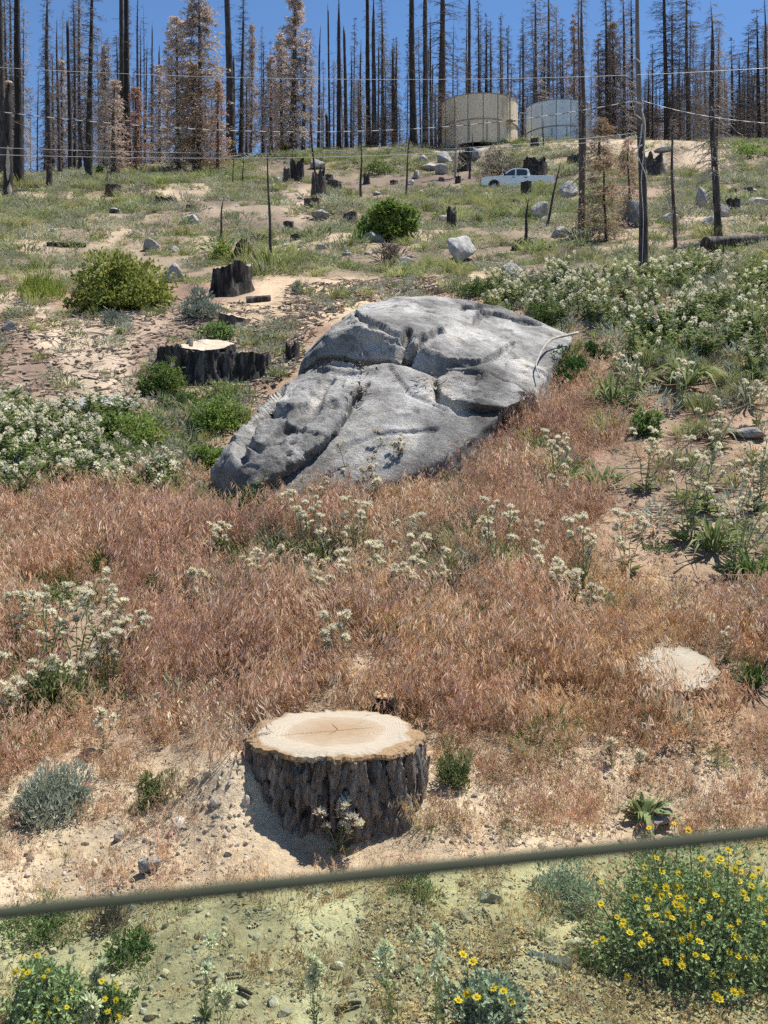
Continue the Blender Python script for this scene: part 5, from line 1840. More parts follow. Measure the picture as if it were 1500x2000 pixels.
# ------------------------------------------------------------------ shrubs
def bush_parts(seed, rx, ry, rz, nleaf, leaf, lobes=14, upright=.35, narrow=.5, nst=14):
    rng = np.random.default_rng(5000 + seed)
    c = unit(rng.normal(size=(lobes, 3)) * np.array((1, 1, .8)))
    c[:, 2] = np.abs(c[:, 2])
    c = c * rng.uniform(.35, .85, (lobes, 1)) * np.array((rx, ry, rz))
    lr = rng.uniform(.22, .42, lobes) * min(rx, rz * 1.3)
    li = rng.integers(0, lobes, nleaf)
    o = unit(rng.normal(size=(nleaf, 3)))
    P = c[li] + o * (lr[li] * rng.uniform(.45, 1.1, nleaf) ** .6)[:, None]
    P[:, 2] = np.abs(P[:, 2]) + .02 * rz
    D = unit(o * .8 + rng.normal(0, .5, (nleaf, 3)) + np.array((0, 0, upright)))
    N = unit(o + rng.normal(0, .5, (nleaf, 3)) + np.array((0, 0, .7)))
    ns = max(10, nleaf // 110)      # ragged outer sprigs
    si = rng.integers(0, lobes, ns)
    so = unit(rng.normal(size=(ns, 3)) + np.array((0, 0, .6)))
    so[:, 2] = np.abs(so[:, 2])
    sb = c[si] + so * (lr[si] * .6)[:, None]
    sl = lr[si] * rng.uniform(.5, 1.3, ns)
    kk = np.repeat(np.arange(ns), 7)
    g = np.tile(np.linspace(.25, 1, 7), ns)[:, None]
    P2 = sb[kk] + so[kk] * sl[kk][:, None] * g
    P2[:, 2] = np.abs(P2[:, 2])
    D2 = unit(so[kk] * .5 + rng.normal(0, .6, P2.shape) + np.array((0, 0, .2)))
    P = np.concatenate([P, P2])
    D = np.concatenate([D, D2])
    N = np.concatenate([N, unit(rng.normal(size=P2.shape) + np.array((0, 0, .8)))])
    nleaf = len(P)
    fol = MB().leaves(P, D, N, leaf * rng.uniform(.6, 1.3, nleaf), leaf * narrow * rng.uniform(.7, 1.2, nleaf), curl=.15)
    st = MB()
    k = min(nst, lobes)
    s = np.linspace(0, 1, 5)
    a = rng.uniform(-.15, .15, (k, 3)) * np.array((rx, ry, 0))
    path = a[:, None] * (1 - s)[None, :, None] + c[:k, None] * s[None, :, None]
    path[:, :, 2] += (np.sin(s * 3.14) * .15 * rz)[None]
    path = path + rng.normal(0, .015 * rx, path.shape)
    path[:, 0, 2] = -.03
    st.tubes(np.stack([sb, sb + so * sl[:, None]], 1), .0035 * (rx + rz), 3)
    st.tubes(path, np.array([[1, .8, .6, .45, .3]]) * .022 * (rx + rz) * .5, 4)
    return fol, st

def shrub(u, v, w, h, mat, nleaf, leaf, label, seed, name='leafy_shrub', lobes=14, narrow=.5, upright=.35, depth=1.0, stem='stem_brown', cat='shrub', group=None):
    p = gp(u, v)
    s = px(p.y)
    rx, rz = w * s / 2, h * s * .92
    fol, st = bush_parts(seed, rx, rx * depth, rz, nleaf, leaf, lobes, upright, narrow)
    e = empty(name, (p.x, p.y + rx * depth * .6, float(H(p.x, p.y + rx * depth * .4)) - .02))
    CLEAR.append((p.x, p.y + rx * depth * .6, rx * .75, .1))
    fol.build('foliage', M[mat], e)
    st.build('stems', M[stem], e, True)
    return tag(e, label, cat, group)
shrub(222, 612, 215, 122, 'leaf_yg', 5200, .085, 'big rounded yellow-green bush on the left slope', 1, lobes=34, narrow=.7)
shrub(760, 474, 122, 92, 'leaf_bright', 5200, .16, 'round bright green bush in the middle of the slope', 2, lobes=26, narrow=.5)
shrub(432, 512, 58, 44, 'leaf_yg', 1500, .075, 'small yellow-green bush above the charred ragged stump', 3, lobes=12, narrow=.7)
shrub(306, 776, 106, 66, 'leaf_bright', 2600, .05, 'dense green bush just left of the double burnt stump', 4, lobes=20, narrow=.55)
shrub(352, 802, 92, 48, 'leaf_green', 1400, .045, 'low green bush in front of the double burnt stump', 5, lobes=12, narrow=.45)
shrub(420, 668, 86, 44, 'leaf_green', 1500, .055, 'loose green bush behind the double burnt stump', 6, lobes=14, narrow=.4)
shrub(392, 628, 96, 74, 'leaf_blue', 1500, .09, 'tall blue-grey bush right of the big yellow-green bush', 7, lobes=14, narrow=.22, upright=1.1)
shrub(430, 790, 100, 44, 'leaf_herb', 1100, .045, 'thin low green bush between the double stump and the boulder', 8, lobes=14, narrow=.4)
shrub(415, 850, 140, 70, 'leaf_bright', 2800, .05, 'wide fresh green patch of leaves left of the boulder', 9, lobes=24, narrow=.5)
shrub(235, 880, 170, 90, 'leaf_bright', 3200, .05, 'green leafy bush behind the white-flowered drift at the left', 10, lobes=26, narrow=.5)
shrub(400, 920, 90, 60, 'leaf_bright', 1200, .045, 'small green bush at the lower left corner of the boulder', 11, lobes=14, narrow=.5)
shrub(20, 1000, 130, 70, 'leaf_bright', 1900, .045, 'bright green low plants at the left edge above the red grass', 12, lobes=20, narrow=.5)
shrub(1112, 752, 112, 74, 'leaf_dark', 3000, .042, 'dark green mat-like shrub at the right end of the boulder', 13, lobes=24, narrow=.4)
shrub(1165, 706, 66, 48, 'leaf_dark', 1300, .042, 'small dark green shrub right of the mat-like shrub', 14, lobes=12, narrow=.4)
shrub(1268, 858, 78, 64, 'leaf_green', 1500, .045, 'round green shrub beside the bare soil path', 15, lobes=14, narrow=.4)
shrub(985, 832, 72, 52, 'leaf_dark', 1100, .04, 'dark green shrub under the lower right edge of the boulder', 16, lobes=12, narrow=.4)
shrub(1070, 640, 110, 62, 'leaf_green', 2000, .045, 'dark leafy shrub peeking over the right shoulder of the boulder', 17, lobes=20, narrow=.45)
shrub(930, 585, 110, 40, 'leaf_green', 1500, .045, 'low green shrub on top behind the boulder', 18, lobes=16, narrow=.45)
shrub(480, 1040, 150, 96, 'leaf_green', 2400, .036, 'leafy green bush in front of the boulder among the red grass', 19, lobes=24, narrow=.5)
shrub(310, 1190, 60, 92, 'leaf_green', 800, .03, 'slim green sprout standing in the red grass at the left', 20, lobes=12, narrow=.4)
shrub(110, 1200, 150, 60, 'leaf_green', 700, .042, 'feathery green plant above the white flowers at the left edge', 21, lobes=14, narrow=.35)
shrub(90, 1625, 190, 120, 'leaf_silver', 4200, .036, 'silver-grey shrublet at the lower left edge', 22, lobes=30, narrow=.2, upright=1.2)
shrub(300, 1585, 90, 110, 'leaf_herb', 900, .03, 'thin green weed beside the silver-grey shrublet', 23, lobes=14, narrow=.25, upright=1.2)
shrub(880, 1550, 90, 130, 'leaf_herb', 900, .032, 'grassy green weed against the right side of the large sawn stump', 24, lobes=14, narrow=.2, upright=1.3)
shrub(560, 1120, 110, 90, 'leaf_herb', 900, .04, 'loose grey-green weed in the grass below the left block of the boulder', 62, lobes=14, narrow=.25, upright=1.0)
shrub(840, 1090, 120, 90, 'leaf_herb', 900, .04, 'loose green weed in the grass below the smooth slab', 63, lobes=14, narrow=.22, upright=1.1)
shrub(720, 1060, 100, 80, 'leaf_green', 800, .035, 'dark green weed between the cream herbs at the foot of the slab', 64, lobes=12, narrow=.3, upright=.9)
shrub(640, 1290, 90, 100, 'leaf_herb', 800, .032, 'leafy green weed behind the large sawn stump', 65, lobes=12, narrow=.25, upright=1.1)
shrub(1060, 900, 120, 70, 'leaf_herb', 900, .04, 'green weed in the grass below the dark mat-like shrub', 66, lobes=14, narrow=.25, upright=.9)
shrub(200, 1130, 110, 60, 'leaf_green', 600, .035, 'low green weed in the red grass at the left', 67, lobes=12, narrow=.3, upright=.8)
shrub(930, 1240, 80, 90, 'grass_green', 500, .07, 'green grass tuft in the straw right of centre', 68, lobes=10, narrow=.06, upright=2.0, name='grass_tuft', cat='grass')
shrub(95, 1415, 210, 120, 'leaf_herb', 2200, .04, 'leafy green bush under the white-flowered cluster at the left edge', 69, lobes=24, narrow=.35, upright=.8)
shrub(200, 1330, 120, 90, 'leaf_herb', 1000, .036, 'leafy green weed at the right side of the left white cluster', 70, lobes=14, narrow=.3, upright=.9)
shrub(640, 1190, 110, 90, 'leaf_green', 1000, .034, 'green leafy weed among the white herbs in the centre of the grass', 71, lobes=14, narrow=.3, upright=.9)
shrub(800, 1170, 120, 70, 'leaf_herb', 900, .034, 'pale green weed among the white herbs right of the centre', 72, lobes=14, narrow=.3, upright=.9)
shrub(440, 1130, 120, 90, 'leaf_green', 1100, .036, 'dark leafy weed below the broken left block of the boulder', 73, lobes=16, narrow=.35, upright=.8)
shrub(1500, 560, 130, 60, 'leaf_yg', 1600, .05, 'yellow-green shrub behind the white flowers at the right edge', 25, lobes=18, narrow=.5)
shrub(1370, 540, 110, 34, 'leaf_yg', 900, .045, 'low yellowish shrub right of the foot of the tall snag', 26, lobes=14, narrow=.5)
shrub(60, 592, 130, 56, 'grass_lime', 1600, .16, 'bright lime grass tuft left of the big yellow-green bush', 27, lobes=16, narrow=.06, upright=2.2, name='grass_tuft', cat='grass')
shrub(232, 652, 26, 18, 'leaf_bright', 220, .05, 'tiny bright green tuft on the brown dirt', 28, lobes=6, narrow=.3)
shrub(645, 612, 26, 18, 'leaf_blue', 260, .05, 'tiny grey-green cushion on the bare soil behind the boulder', 29, lobes=6, narrow=.3)
shrub(582, 576, 22, 34, 'leaf_blue', 260, .07, 'narrow blue-grey tuft on the bare soil behind the boulder', 30, lobes=6, narrow=.2, upright=1.4)
shrub(226, 638, 60, 42, 'leaf_blue', 420, .08, 'small blue-grey tuft in front of the big yellow-green bush', 31, lobes=8, narrow=.2, upright=1.4)
shrub(192, 348, 30, 30, 'leaf_yg', 500, .22, 'yellow-green sprouting bush among the trunks at the left', 32, lobes=8, narrow=.6)
shrub(1325, 270, 34, 22, 'leaf_yg', 400, .22, 'bright green bush on the crest right of the tall snag', 33, lobes=8, narrow=.6)
shrub(556, 300, 24, 14, 'leaf_yg', 250, .22, 'small bright green bush among the trunks in the centre left', 34, lobes=6, narrow=.6)
shrub(740, 345, 70, 34, 'leaf_green', 900, .22, 'green bush on the slope between the burnt poles', 35, lobes=12, narrow=.4)
shrub(325, 318, 40, 18, 'leaf_green', 400, .22, 'green low bush under the broadest brown conifer', 36, lobes=8, narrow=.4)
shrub(268, 385, 54, 30, 'twig_grey', 500, .16, 'grey leafless bush crown of a small burnt tree on the left', 37, lobes=10, narrow=.12, name='dead_shrub')
shrub(985, 345, 110, 66, 'twig_grey', 1800, .30, 'grey leafless thicket behind the parked truck', 38, lobes=22, narrow=.08, upright=.8, name='dead_shrub')
shrub(1450, 312, 100, 30, 'leaf_bright', 900, .22, 'green bush patch high on the slope at the right', 39, lobes=14, narrow=.5)
# epicormic sprouts on the stout trunk
shrub(768, 520, 74, 50, 'stick', 260, .3, 'reddish fallen twigs in front of the round bright green bush', 40, lobes=8, narrow=.04, name='dead_twigs', cat='twigs')

# ------------------------------------------------------------------ white-flowered herbs
def flower_head(seed, r=.027, mats=('petal_white', 'stem_herb')):
    rng = np.random.default_rng(6000 + seed)
    mb = MB()
    n = 44
    o = unit(rng.normal(size=(n, 3)) + np.array((0, 0, .75)))
    o[:, 2] = np.abs(o[:, 2]) * .9 + .05
    mb.leaves(o * r * .35, unit(o + rng.normal(0, .15, (n, 3))), unit(rng.normal(size=(n, 3))), r * rng.uniform(.6, 1.05, n), r * .34, 0, curl=.1)
    n = 14
    o = unit(rng.normal(size=(n, 3)) - np.array((0, 0, .4)))
    mb.leaves(o * r * .1, o, unit(rng.normal(size=(n, 3))), r * .6, r * .3, 1)
    return mb.mesh('flower_head', [M[x] for x in mats])
HEADS = [flower_head(k) for k in range(4)] + [flower_head(9, .030, ('petal_cream', 'stem_brown'))]

def herb(seed, h=.42, nst=6, spread=.16, nleaf=60, leaf=.075, heads=3, broad=.2, basal=16):
    """stems and leaves of one herb, with the places of its flower heads"""
    rng = np.random.default_rng(6500 + seed)
    st, lf, hp = MB(), MB(), []
    s = np.linspace(0, 1, 7)
    for k in range(nst):
        a = rng.uniform(0, 6.28)
        b = np.array((math.cos(a), math.sin(a), 0))
        sp = spread * rng.uniform(.2, 1.1)
        hh = h * rng.uniform(.55, 1.05)
        path = b * (.02 + sp * s ** 1.5)[:, None] + np.array((0, 0, 1.0)) * (hh * s)[:, None] + rng.normal(0, .006, (7, 3))
        path[0, 2] = -.03
        st.tubes(path[None], np.linspace(.0042, .0022, 7)[None], 3)
        n = max(3, nleaf // nst)
        f = rng.uniform(.05, .92, n)
        P = np.stack([np.interp(f, s, path[:, j]) for j in range(3)], 1)
        aa = rng.uniform(0, 6.28, n)
        D = np.stack([np.cos(aa), np.sin(aa), rng.uniform(.1, .9, n)], 1)
        lf.leaves(P, D, np.array((0, 0, 1.0)), leaf * (1.15 - .7 * f) * rng.uniform(.7, 1.2, n), leaf * broad * (1.1 - .5 * f), curl=.2)
        top = path[-1]
        hp.append((top, rng.uniform(.85, 1.25)))
        for q in range(heads - 1):
            f = rng.uniform(.62, .97)
            b0 = np.array([np.interp(f, s, path[:, j]) for j in range(3)])
            aa = rng.uniform(0, 6.28)
            e = b0 + np.array((math.cos(aa) * .035, math.sin(aa) * .035, rng.uniform(.02, .05)))
            st.tubes(np.array([[b0, e]]), .002, 3)
            hp.append((e, rng.uniform(.6, 1.05)))
    aa = rng.uniform(0, 6.28, basal)
    D = np.stack([np.cos(aa), np.sin(aa), rng.uniform(.25, 1.2, basal)], 1)
    lf.leaves(D * np.array((.02, .02, 0)), D, np.array((0, 0, 1.0)), leaf * 1.5 * rng.uniform(.7, 1.2, basal), leaf * broad * 1.6, curl=.25)
    return st, lf, hp
HERB = []
for k in range(7):
    st, lf, hp = herb(k, nst=5 + k % 4, heads=3 + k % 2, spread=.12 + .03 * (k % 3))
    HERB.append((st.mesh('stems', M['stem_herb']), lf.mesh('leaves', M['leaf_herb']), hp))

def white_herb(u, v, hpx, label, k=None, group=None, cream=False, spread=1.0, maxheads=99):
    p = gp(u, v)
    s = px(p.y)
    st, lf, hp = HERB[(k if k is not None else int(RNG.integers(7))) % 7]
    sc = hpx * s / .42
    e = empty('white_flowered_herb', p, RNG.uniform(0, 6.28))
    e.scale = (sc * spread, sc * spread, sc)
    CLEAR.append((p.x, p.y, .13 * sc, .12))
    put('stems', st, e)
    put('leaves', lf, e)
    for j, (q, r) in enumerate(hp[:maxheads]):
        hd = HEADS[4] if cream and RNG.random() < .7 else HEADS[int(RNG.integers(4))]
        f = r / max(sc, .3) * .95
        put('flower_head', hd, e, q, (RNG.uniform(-.4, .4), RNG.uniform(-.4, .4), RNG.uniform(0, 6.28)), (f / spread, f / spread, f))
    return tag(e, label, 'flower', group)

herbs = [
    # left edge group above the silver shrublet
    (30, 1300, 120, 'white-flowered herb at the left edge, leftmost of the cluster above the silver shrublet', 0),
    (90, 1330, 150, 'tall white-flowered herb second from the left edge in the cluster', 1),
    (150, 1330, 140, 'white-flowered herb in the middle of the left cluster', 2),
    (200, 1290, 130, 'white-flowered herb under the feathery green plant', 3),
    (60, 1400, 120, 'white-flowered herb low at the left edge above the silver shrublet', 4),
    (125, 1400, 100, 'dense white herb above the silver shrublet', 5),
    (15, 1440, 90, 'white-flowered herb cut by the left edge', 6),
    (215, 1370, 110, 'white-flowered herb at the right side of the left cluster', 0),
    (275, 1300, 80, 'sparse white herb right of the left cluster', 1),
    (205, 1465, 60, 'small white herb fading into the red grass right of the silver shrublet', 2),
    # middle of the grass
    (600, 1120, 120, 'white herb directly in front of the lower boulder tip', 3),
    (660, 1180, 110, 'white herb with dense heads in the centre of the grass', 4),
    (640, 1240, 120, 'tall leafy white herb in the centre above the sawn stump', 5),
    (655, 1330, 110, 'low white herb just behind the large sawn stump', 6),
    (745, 1180, 100, 'white herb right of the dense-headed one in the centre', 0),
    (705, 1110, 110, 'white herb in front of the smooth lower slab', 1),
    (800, 1140, 110, 'white herb in the grass below the smooth slab', 2),
    (790, 1200, 80, 'short white herb in the centre right of the grass', 3),
    (860, 1180, 80, 'sparse white herb standing alone right of centre', 4),
    (505, 1180, 90, 'white herb left of centre below the leafy green bush', 5),
    (420, 1130, 90, 'white herb just below the left block of the boulder', 6),
    (545, 1060, 80, 'white herb beside the leafy green bush below the boulder', 0),
    (380, 1200, 70, 'small white herb left of centre in the red grass', 1),
    (460, 1240, 50, 'tiny white herb left of the centre', 2),
    # right centre cluster
    (970, 1130, 120, 'white herb with bright green leaves right of centre, left of its row', 3),
    (1040, 1140, 90, 'white herb second in the row right of centre', 4),
    (1075, 1200, 90, 'white herb low in the cluster right of centre', 5),
    (1140, 1150, 120, 'tall white herb heading the cluster right of centre', 6),
    (1110, 1215, 80, 'white herb under the tall one right of centre', 0),
    (1225, 1120, 100, 'white herb beside the soil path', 1),
    (1160, 1220, 60, 'short white herb at the right of the cluster', 2),
    (1090, 960, 90, 'white herb in the red grass below the mat-like shrub', 3),
    (1100, 1000, 70, 'white herb beside the strap-leaved plant in the red grass', 4),
    (1260, 960, 100, 'slender white herb on the edge of the soil path', 5),
    (1230, 800, 90, 'white herb beside the round green shrub', 6),
    # right side
    (1345, 1060, 140, 'tall white herb on bare soil at the right', 0),
    (1370, 1000, 130, 'white herb behind the tall one on bare soil at the right', 1),
    (1440, 1120, 160, 'tall white herb above the broad-leaved plant at the right edge', 2),
    (1480, 1000, 110, 'white herb at the right edge above the broad-leaved plant', 3),
    (1400, 880, 80, 'white herb left of the flat whitish stone', 4),
    (1480, 830, 70, 'white herb behind the flat whitish stone', 5),
    (1330, 800, 80, 'white herb above the bare soil at the right', 6),
    # near bottom
    (1195, 1500, 40, 'single small white herb below the flush stump', 0),
    (1245, 1520, 45, 'small white herb above the pale rosette at the lower right', 1),
    (1420, 1290, 50, 'lone white blossom right of the flush stump', 2),
]
for (u, v, h, lab, k) in herbs:
    white_herb(u, v, h * 1.18, lab, k, spread=.95 if h > 70 else .7, maxheads=99 if h > 55 else 4)
for (u, v, h, lab, k) in ((770, 965, 110, 'cream-flowered herb going to seed against the dark slab', 3), (690, 985, 110, 'brownish cream herb in front of the smooth lower slab', 4),
                          (620, 1030, 90, 'cream herb below the smooth lower slab at its left', 5), (730, 1010, 100, 'dark-stemmed cream herb at the foot of the slab', 6)):
    white_herb(u, v, h, lab, k, cream=True)
# tall stalks seen through the window glass
for (u, v, h, lab, k) in ((770, 2080, 260, 'tall white bloom stalk behind the window glass, left of the two in the middle', 1), (845, 2060, 250, 'tall white bloom stalk behind the glass, right of the two in the middle', 2),
                          (615, 2030, 160, 'white bloom stalk behind the glass left of the middle pair', 3), (400, 1990, 130, 'white bloom plant behind the glass at the lower left', 4),
                          (430, 2050, 130, 'white bloom plant at the bottom edge near the yellow flowers', 5), (165, 2060, 130, 'white bloom plant at the bottom among the yellow flowers', 6),
                          (190, 1960, 70, 'small white bloom plant behind the glass at the left', 0)):
    white_herb(u, v, h, lab, k, spread=.42 if h > 150 else .55, maxheads=7 if h > 150 else 5)
# cream plant in front of the near stump
e = white_herb(660, 1668, 90, 'small cream-flowered plant growing against the large sawn stump', 2, cream=True, spread=1.0)

# drifts of the same herb, too many to count
def joined_herb(k, cream=False):
    st, lf, hp = herb(40 + k, nst=4, heads=2 - (k % 2), spread=.22, nleaf=130, leaf=.10, broad=.36)
    mb = MB()
    for src, m in ((st, 0), (lf, 1)):
        off = mb.n
        mb.v += src.v
        mb.n += src.n
        mb.t += [(f + off, m) for f, _ in src.t]
        mb.q += [(f + off, m) for f, _ in src.q]
    rng = np.random.default_rng(k)
    for q, r in hp:
        if rng.random() < .35:
            continue
        n = 22
        o = unit(rng.normal(size=(n, 3)) + np.array((0, 0, .6)))
        mb.leaves(q + o * .010, o, unit(rng.normal(size=(n, 3))), .024 * r, .013, 2)
    return mb.mesh('white_herb', [M['stem_herb'], M['leaf_herb'], M['petal_white'] if not cream else M['petal_cream']])
JH = [joined_herb(k) for k in range(5)] + [joined_herb(7, True)]
def drift(name, poly, n, label, smin, smax, seed, jit=70):
    rng = np.random.default_rng(seed)
    pts = world_area(poly, n, rng, jit)
    n = len(pts)
    pts[:, 2] -= .02
    scatter(name, pts, rots_z(n, .15, rng), rng.uniform(smin, smax, n), rng.choice(6, n, p=[.16, .16, .16, .16, .14, .22]), JH, label, 'flowers')
drift('white_flower_drift', [(-80, 790), (90, 800), (200, 850), (300, 930), (330, 1000), (200, 1010), (60, 985), (-80, 1000)], 165, 'dense drift of white-flowered herbs at the left edge', .8, 1.25, 1)
drift('white_flower_drift', [(1160, 640), (1080, 600), (1180, 560), (1290, 545), (1400, 550), (1580, 560), (1580, 720), (1460, 745), (1380, 720), (1300, 730), (1220, 700)], 130, 'wide drift of white-flowered herbs on the right slope', .8, 1.3, 2)
drift('white_flower_drift', [(1000, 560), (1160, 560), (1200, 620), (1110, 650), (1040, 620), (960, 590)], 90, 'fading white-flowered herbs above the right shoulder of the boulder', .7, 1.1, 3)

# ------------------------------------------------------------------ strap-leaved rosettes
def rosette(u, v, w, h, n, mat, label, seed, broad=.10):
    n = int(n * 1.7)
    rng = np.random.default_rng(7000 + seed)
    p = gp(u, v)
    s = px(p.y)
    e = empty('strap_leaved_plant', p, rng.uniform(0, 6.28))
    R, Hh = w * s / 2, h * s
    CLEAR.append((p.x, p.y, R * .9, .12))
    kinds = []
    for k in range(4):
        t = np.linspace(0, 1, 7)
        L = 1.0
        bend = .35 + .25 * k
        x = t * (.5 + .25 * k)
        z = t * 1.0 - bend * t ** 2.2
        wd = np.sin(np.clip(t * .93 + .07, 0, 1) * math.pi) ** .7 * broad * .5
        tw = .12 * np.sin(t * 5 + k)
        g = np.array([np.stack([x, -wd, z + wd * .35 + tw * wd], 1), np.stack([x, 0 * t, z], 1), np.stack([x, wd, z + wd * .35 - tw * wd], 1)])
        kinds.append(MB().grid(g).mesh('leaf', M[mat], True))
    for j in range(n):
        a = j * 2.4 + rng.uniform(-.4, .4)
        r0 = rng.uniform(0, .25) * R
        sc = rng.uniform(.55, 1.05)
        put('leaf', kinds[rng.integers(4)], e, (math.cos(a) * r0, math.sin(a) * r0, -.01), (rng.uniform(-.2, .2), rng.uniform(-.25, .15), a), (R * sc * 1.05, R * sc * .95, Hh * sc * 1.2))
    return tag(e, label, 'plant')
rosette(1170, 960, 130, 90, 46, 'leaf_herb', 'strap-leaved plant with yellowing leaves below the mat-like shrub', 1)
rosette(1110, 940, 90, 60, 26, 'leaf_green', 'strap-leaved plant left of the yellowing one', 2)
rosette(1395, 1075, 130, 90, 50, 'leaf_herb', 'large strap-leaved plant on bare soil at the right', 3)
rosette(1475, 1140, 130, 90, 46, 'leaf_green', 'broad strap-leaved plant at the right edge', 4)
rosette(1262, 1600, 110, 62, 30, 'leaf_herb', 'pale rosette of leaves above the oblong grey stone', 5, .2)
rosette(1470, 1345, 110, 90, 30, 'leaf_dark', 'dark leafy plant right of the flush stump', 6)
rosette(1195, 790, 110, 90, 40, 'leaf_herb', 'strap-leaved plant under the small dark shrub', 7)
rosette(1340, 755, 140, 90, 44, 'leaf_herb', 'strap-leaved plant at the lower edge of the right white drift', 8)
rosette(1250, 760, 90, 70, 30, 'leaf_herb', 'strap-leaved plant above the round green shrub', 9)
rosette(1400, 860, 90, 70, 30, 'leaf_grey', 'grey strap-leaved plant left of the flat whitish stone', 10)
rosette(990, 1110, 80, 80, 30, 'leaf_yg', 'vivid green strap-leaved tuft right of centre in the grass', 11)
rosette(1460, 790, 110, 80, 34, 'leaf_grey', 'grey-leaved plant behind the flat whitish stone', 12)
rosette(1310, 1215, 70, 60, 22, 'leaf_herb', 'small leafy plant uphill of the flush stump', 13)
rosette(1140, 1290, 70, 60, 26, 'grass_green', 'green tuft in the orange grass left of the flush stump', 14, .06)
rosette(1330, 640, 130, 70, 34, 'leaf_herb', 'strap-leaved plant inside the right white drift', 15)

# ------------------------------------------------------------------ yellow daisies
def daisy(seed, r=.017):
    rng = np.random.default_rng(seed)
    n = 10
    a = np.arange(n) / n * 6.283 + rng.uniform(-.1, .1, n)
    D = np.stack([np.cos(a), np.sin(a), rng.uniform(-.05, .25, n)], 1)
    pet = MB().leaves(D * r * .25, D, np.array((0, 0, 1.0)), r * .8 * rng.uniform(.85, 1.1, n), r * .42, fold=-.08)
    g = []
    t = np.arange(9) / 9 * 6.283
    for (rr, z) in ((.42, 0), (.38, .16), (.22, .26), (.02, .3)):
        g.append(np.stack([np.cos(t) * rr * r, np.sin(t) * rr * r, np.full(9, z * r)], 1))
    return pet.mesh('flower', M['petal_yellow']), MB().grid(np.array(g), wrap=True).mesh('flower_disc', M['disc_orange'], True)
DAISY = [daisy(k) for k in range(4)]
def daisy_bush(u, v, w, h, nleaf, nfl, label, seed, mat='leaf_green', leaf=.02, depth=1.0, lobes=34, top=.35, fr=1.0):
    e = shrub(u, v, w, h, mat, nleaf, leaf, label, seed, 'yellow_daisy_bush', lobes, .6, .2, depth, 'stem_herb', 'flower')
    rng = np.random.default_rng(seed)
    fol = e.children[0].data
    n = len(fol.vertices)
    co = np.zeros(n * 3)
    fol.vertices.foreach_get('co', co)
    co = co.reshape(-1, 3)
    rel = co / np.abs(co).max(0)
    score = rel[:, 2] * .9 - rel[:, 1] * .55 + np.abs(rel[:, 0]) * .25 + rng.uniform(0, .35, n)
    cand = np.nonzero(score > np.quantile(score, .84))[0]
    pts = []
    while len(pts) < nfl:
        q = co[rng.choice(cand)]
        if pts and min(np.linalg.norm(np.array(pts) - q, axis=1)) < .034:
            continue
        q = q + unit(np.array((q[0] * .4, -.25, .5))) * rng.uniform(.02, .06)
        pet, disc = DAISY[rng.integers(4)]
        f = put('flower', pet, e, q, (rng.uniform(.2, 1.1), rng.uniform(-.4, .4), 0), rng.uniform(.75, 1.2) * fr)
        put('flower_disc', disc, f)
        pts.append(q)
    pts = np.array(pts)
    lo = pts * np.array((.85, .85, .35))
    MB().tubes(np.stack([lo, (lo + pts) / 2 + .008, pts], 1), .0016, 3).build('flower_stalks', M['stem_herb'], e)
    return e
daisy_bush(1400, 1925, 460, 235, 13000, 135, 'big bush of yellow daisies behind the window glass at the lower right', 51, 'leaf_daisy', .021, .8, 80, fr=.78)
daisy_bush(965, 2010, 190, 90, 2600, 9, 'small grey-leaved yellow daisy plant at the bottom edge', 52, 'leaf_silver', .024, .9, 24)
daisy_bush(60, 2030, 200, 150, 3600, 15, 'yellow-flowered plant at the lower left corner behind the glass', 53, 'leaf_daisy', .022, .9, 30, fr=.62)
daisy_bush(205, 2000, 120, 70, 1000, 8, 'small yellow-flowered plant right of the lower left corner', 54, 'leaf_herb', .022, .9, 16, fr=.62)
shrub(1115, 1790, 150, 110, 'leaf_silver', 2600, .026, 'blue-grey shrublet left of the big yellow daisy bush', 55, lobes=26, narrow=.2, upright=1.0)
shrub(60, 1860, 170, 110, 'leaf_herb', 1600, .024, 'green weed behind the glass at the left edge', 56, lobes=20, narrow=.3)
shrub(250, 1890, 120, 70, 'leaf_green', 900, .024, 'low green weed behind the glass left of centre', 57, lobes=14, narrow=.3)
shrub(215, 1815, 70, 60, 'stick', 420, .05, 'dry brown weed tuft just below the window edge at the left', 58, lobes=10, narrow=.05, upright=1.2, name='dry_weed', cat='weed')
shrub(815, 1760, 110, 66, 'leaf_herb', 700, .022, 'weedy green tuft just below the window edge in the centre', 59, lobes=14, narrow=.2, upright=1.0)
shrub(1170, 1905, 90, 70, 'leaf_herb', 700, .024, 'feathery green weed beside the black plastic scrap', 60, lobes=12, narrow=.2, upright=1.0)
shrub(1400, 1500, 90, 40, 'leaf_herb', 400, .024, 'thin green weed on the sand below the flush stump', 61, lobes=10, narrow=.2)
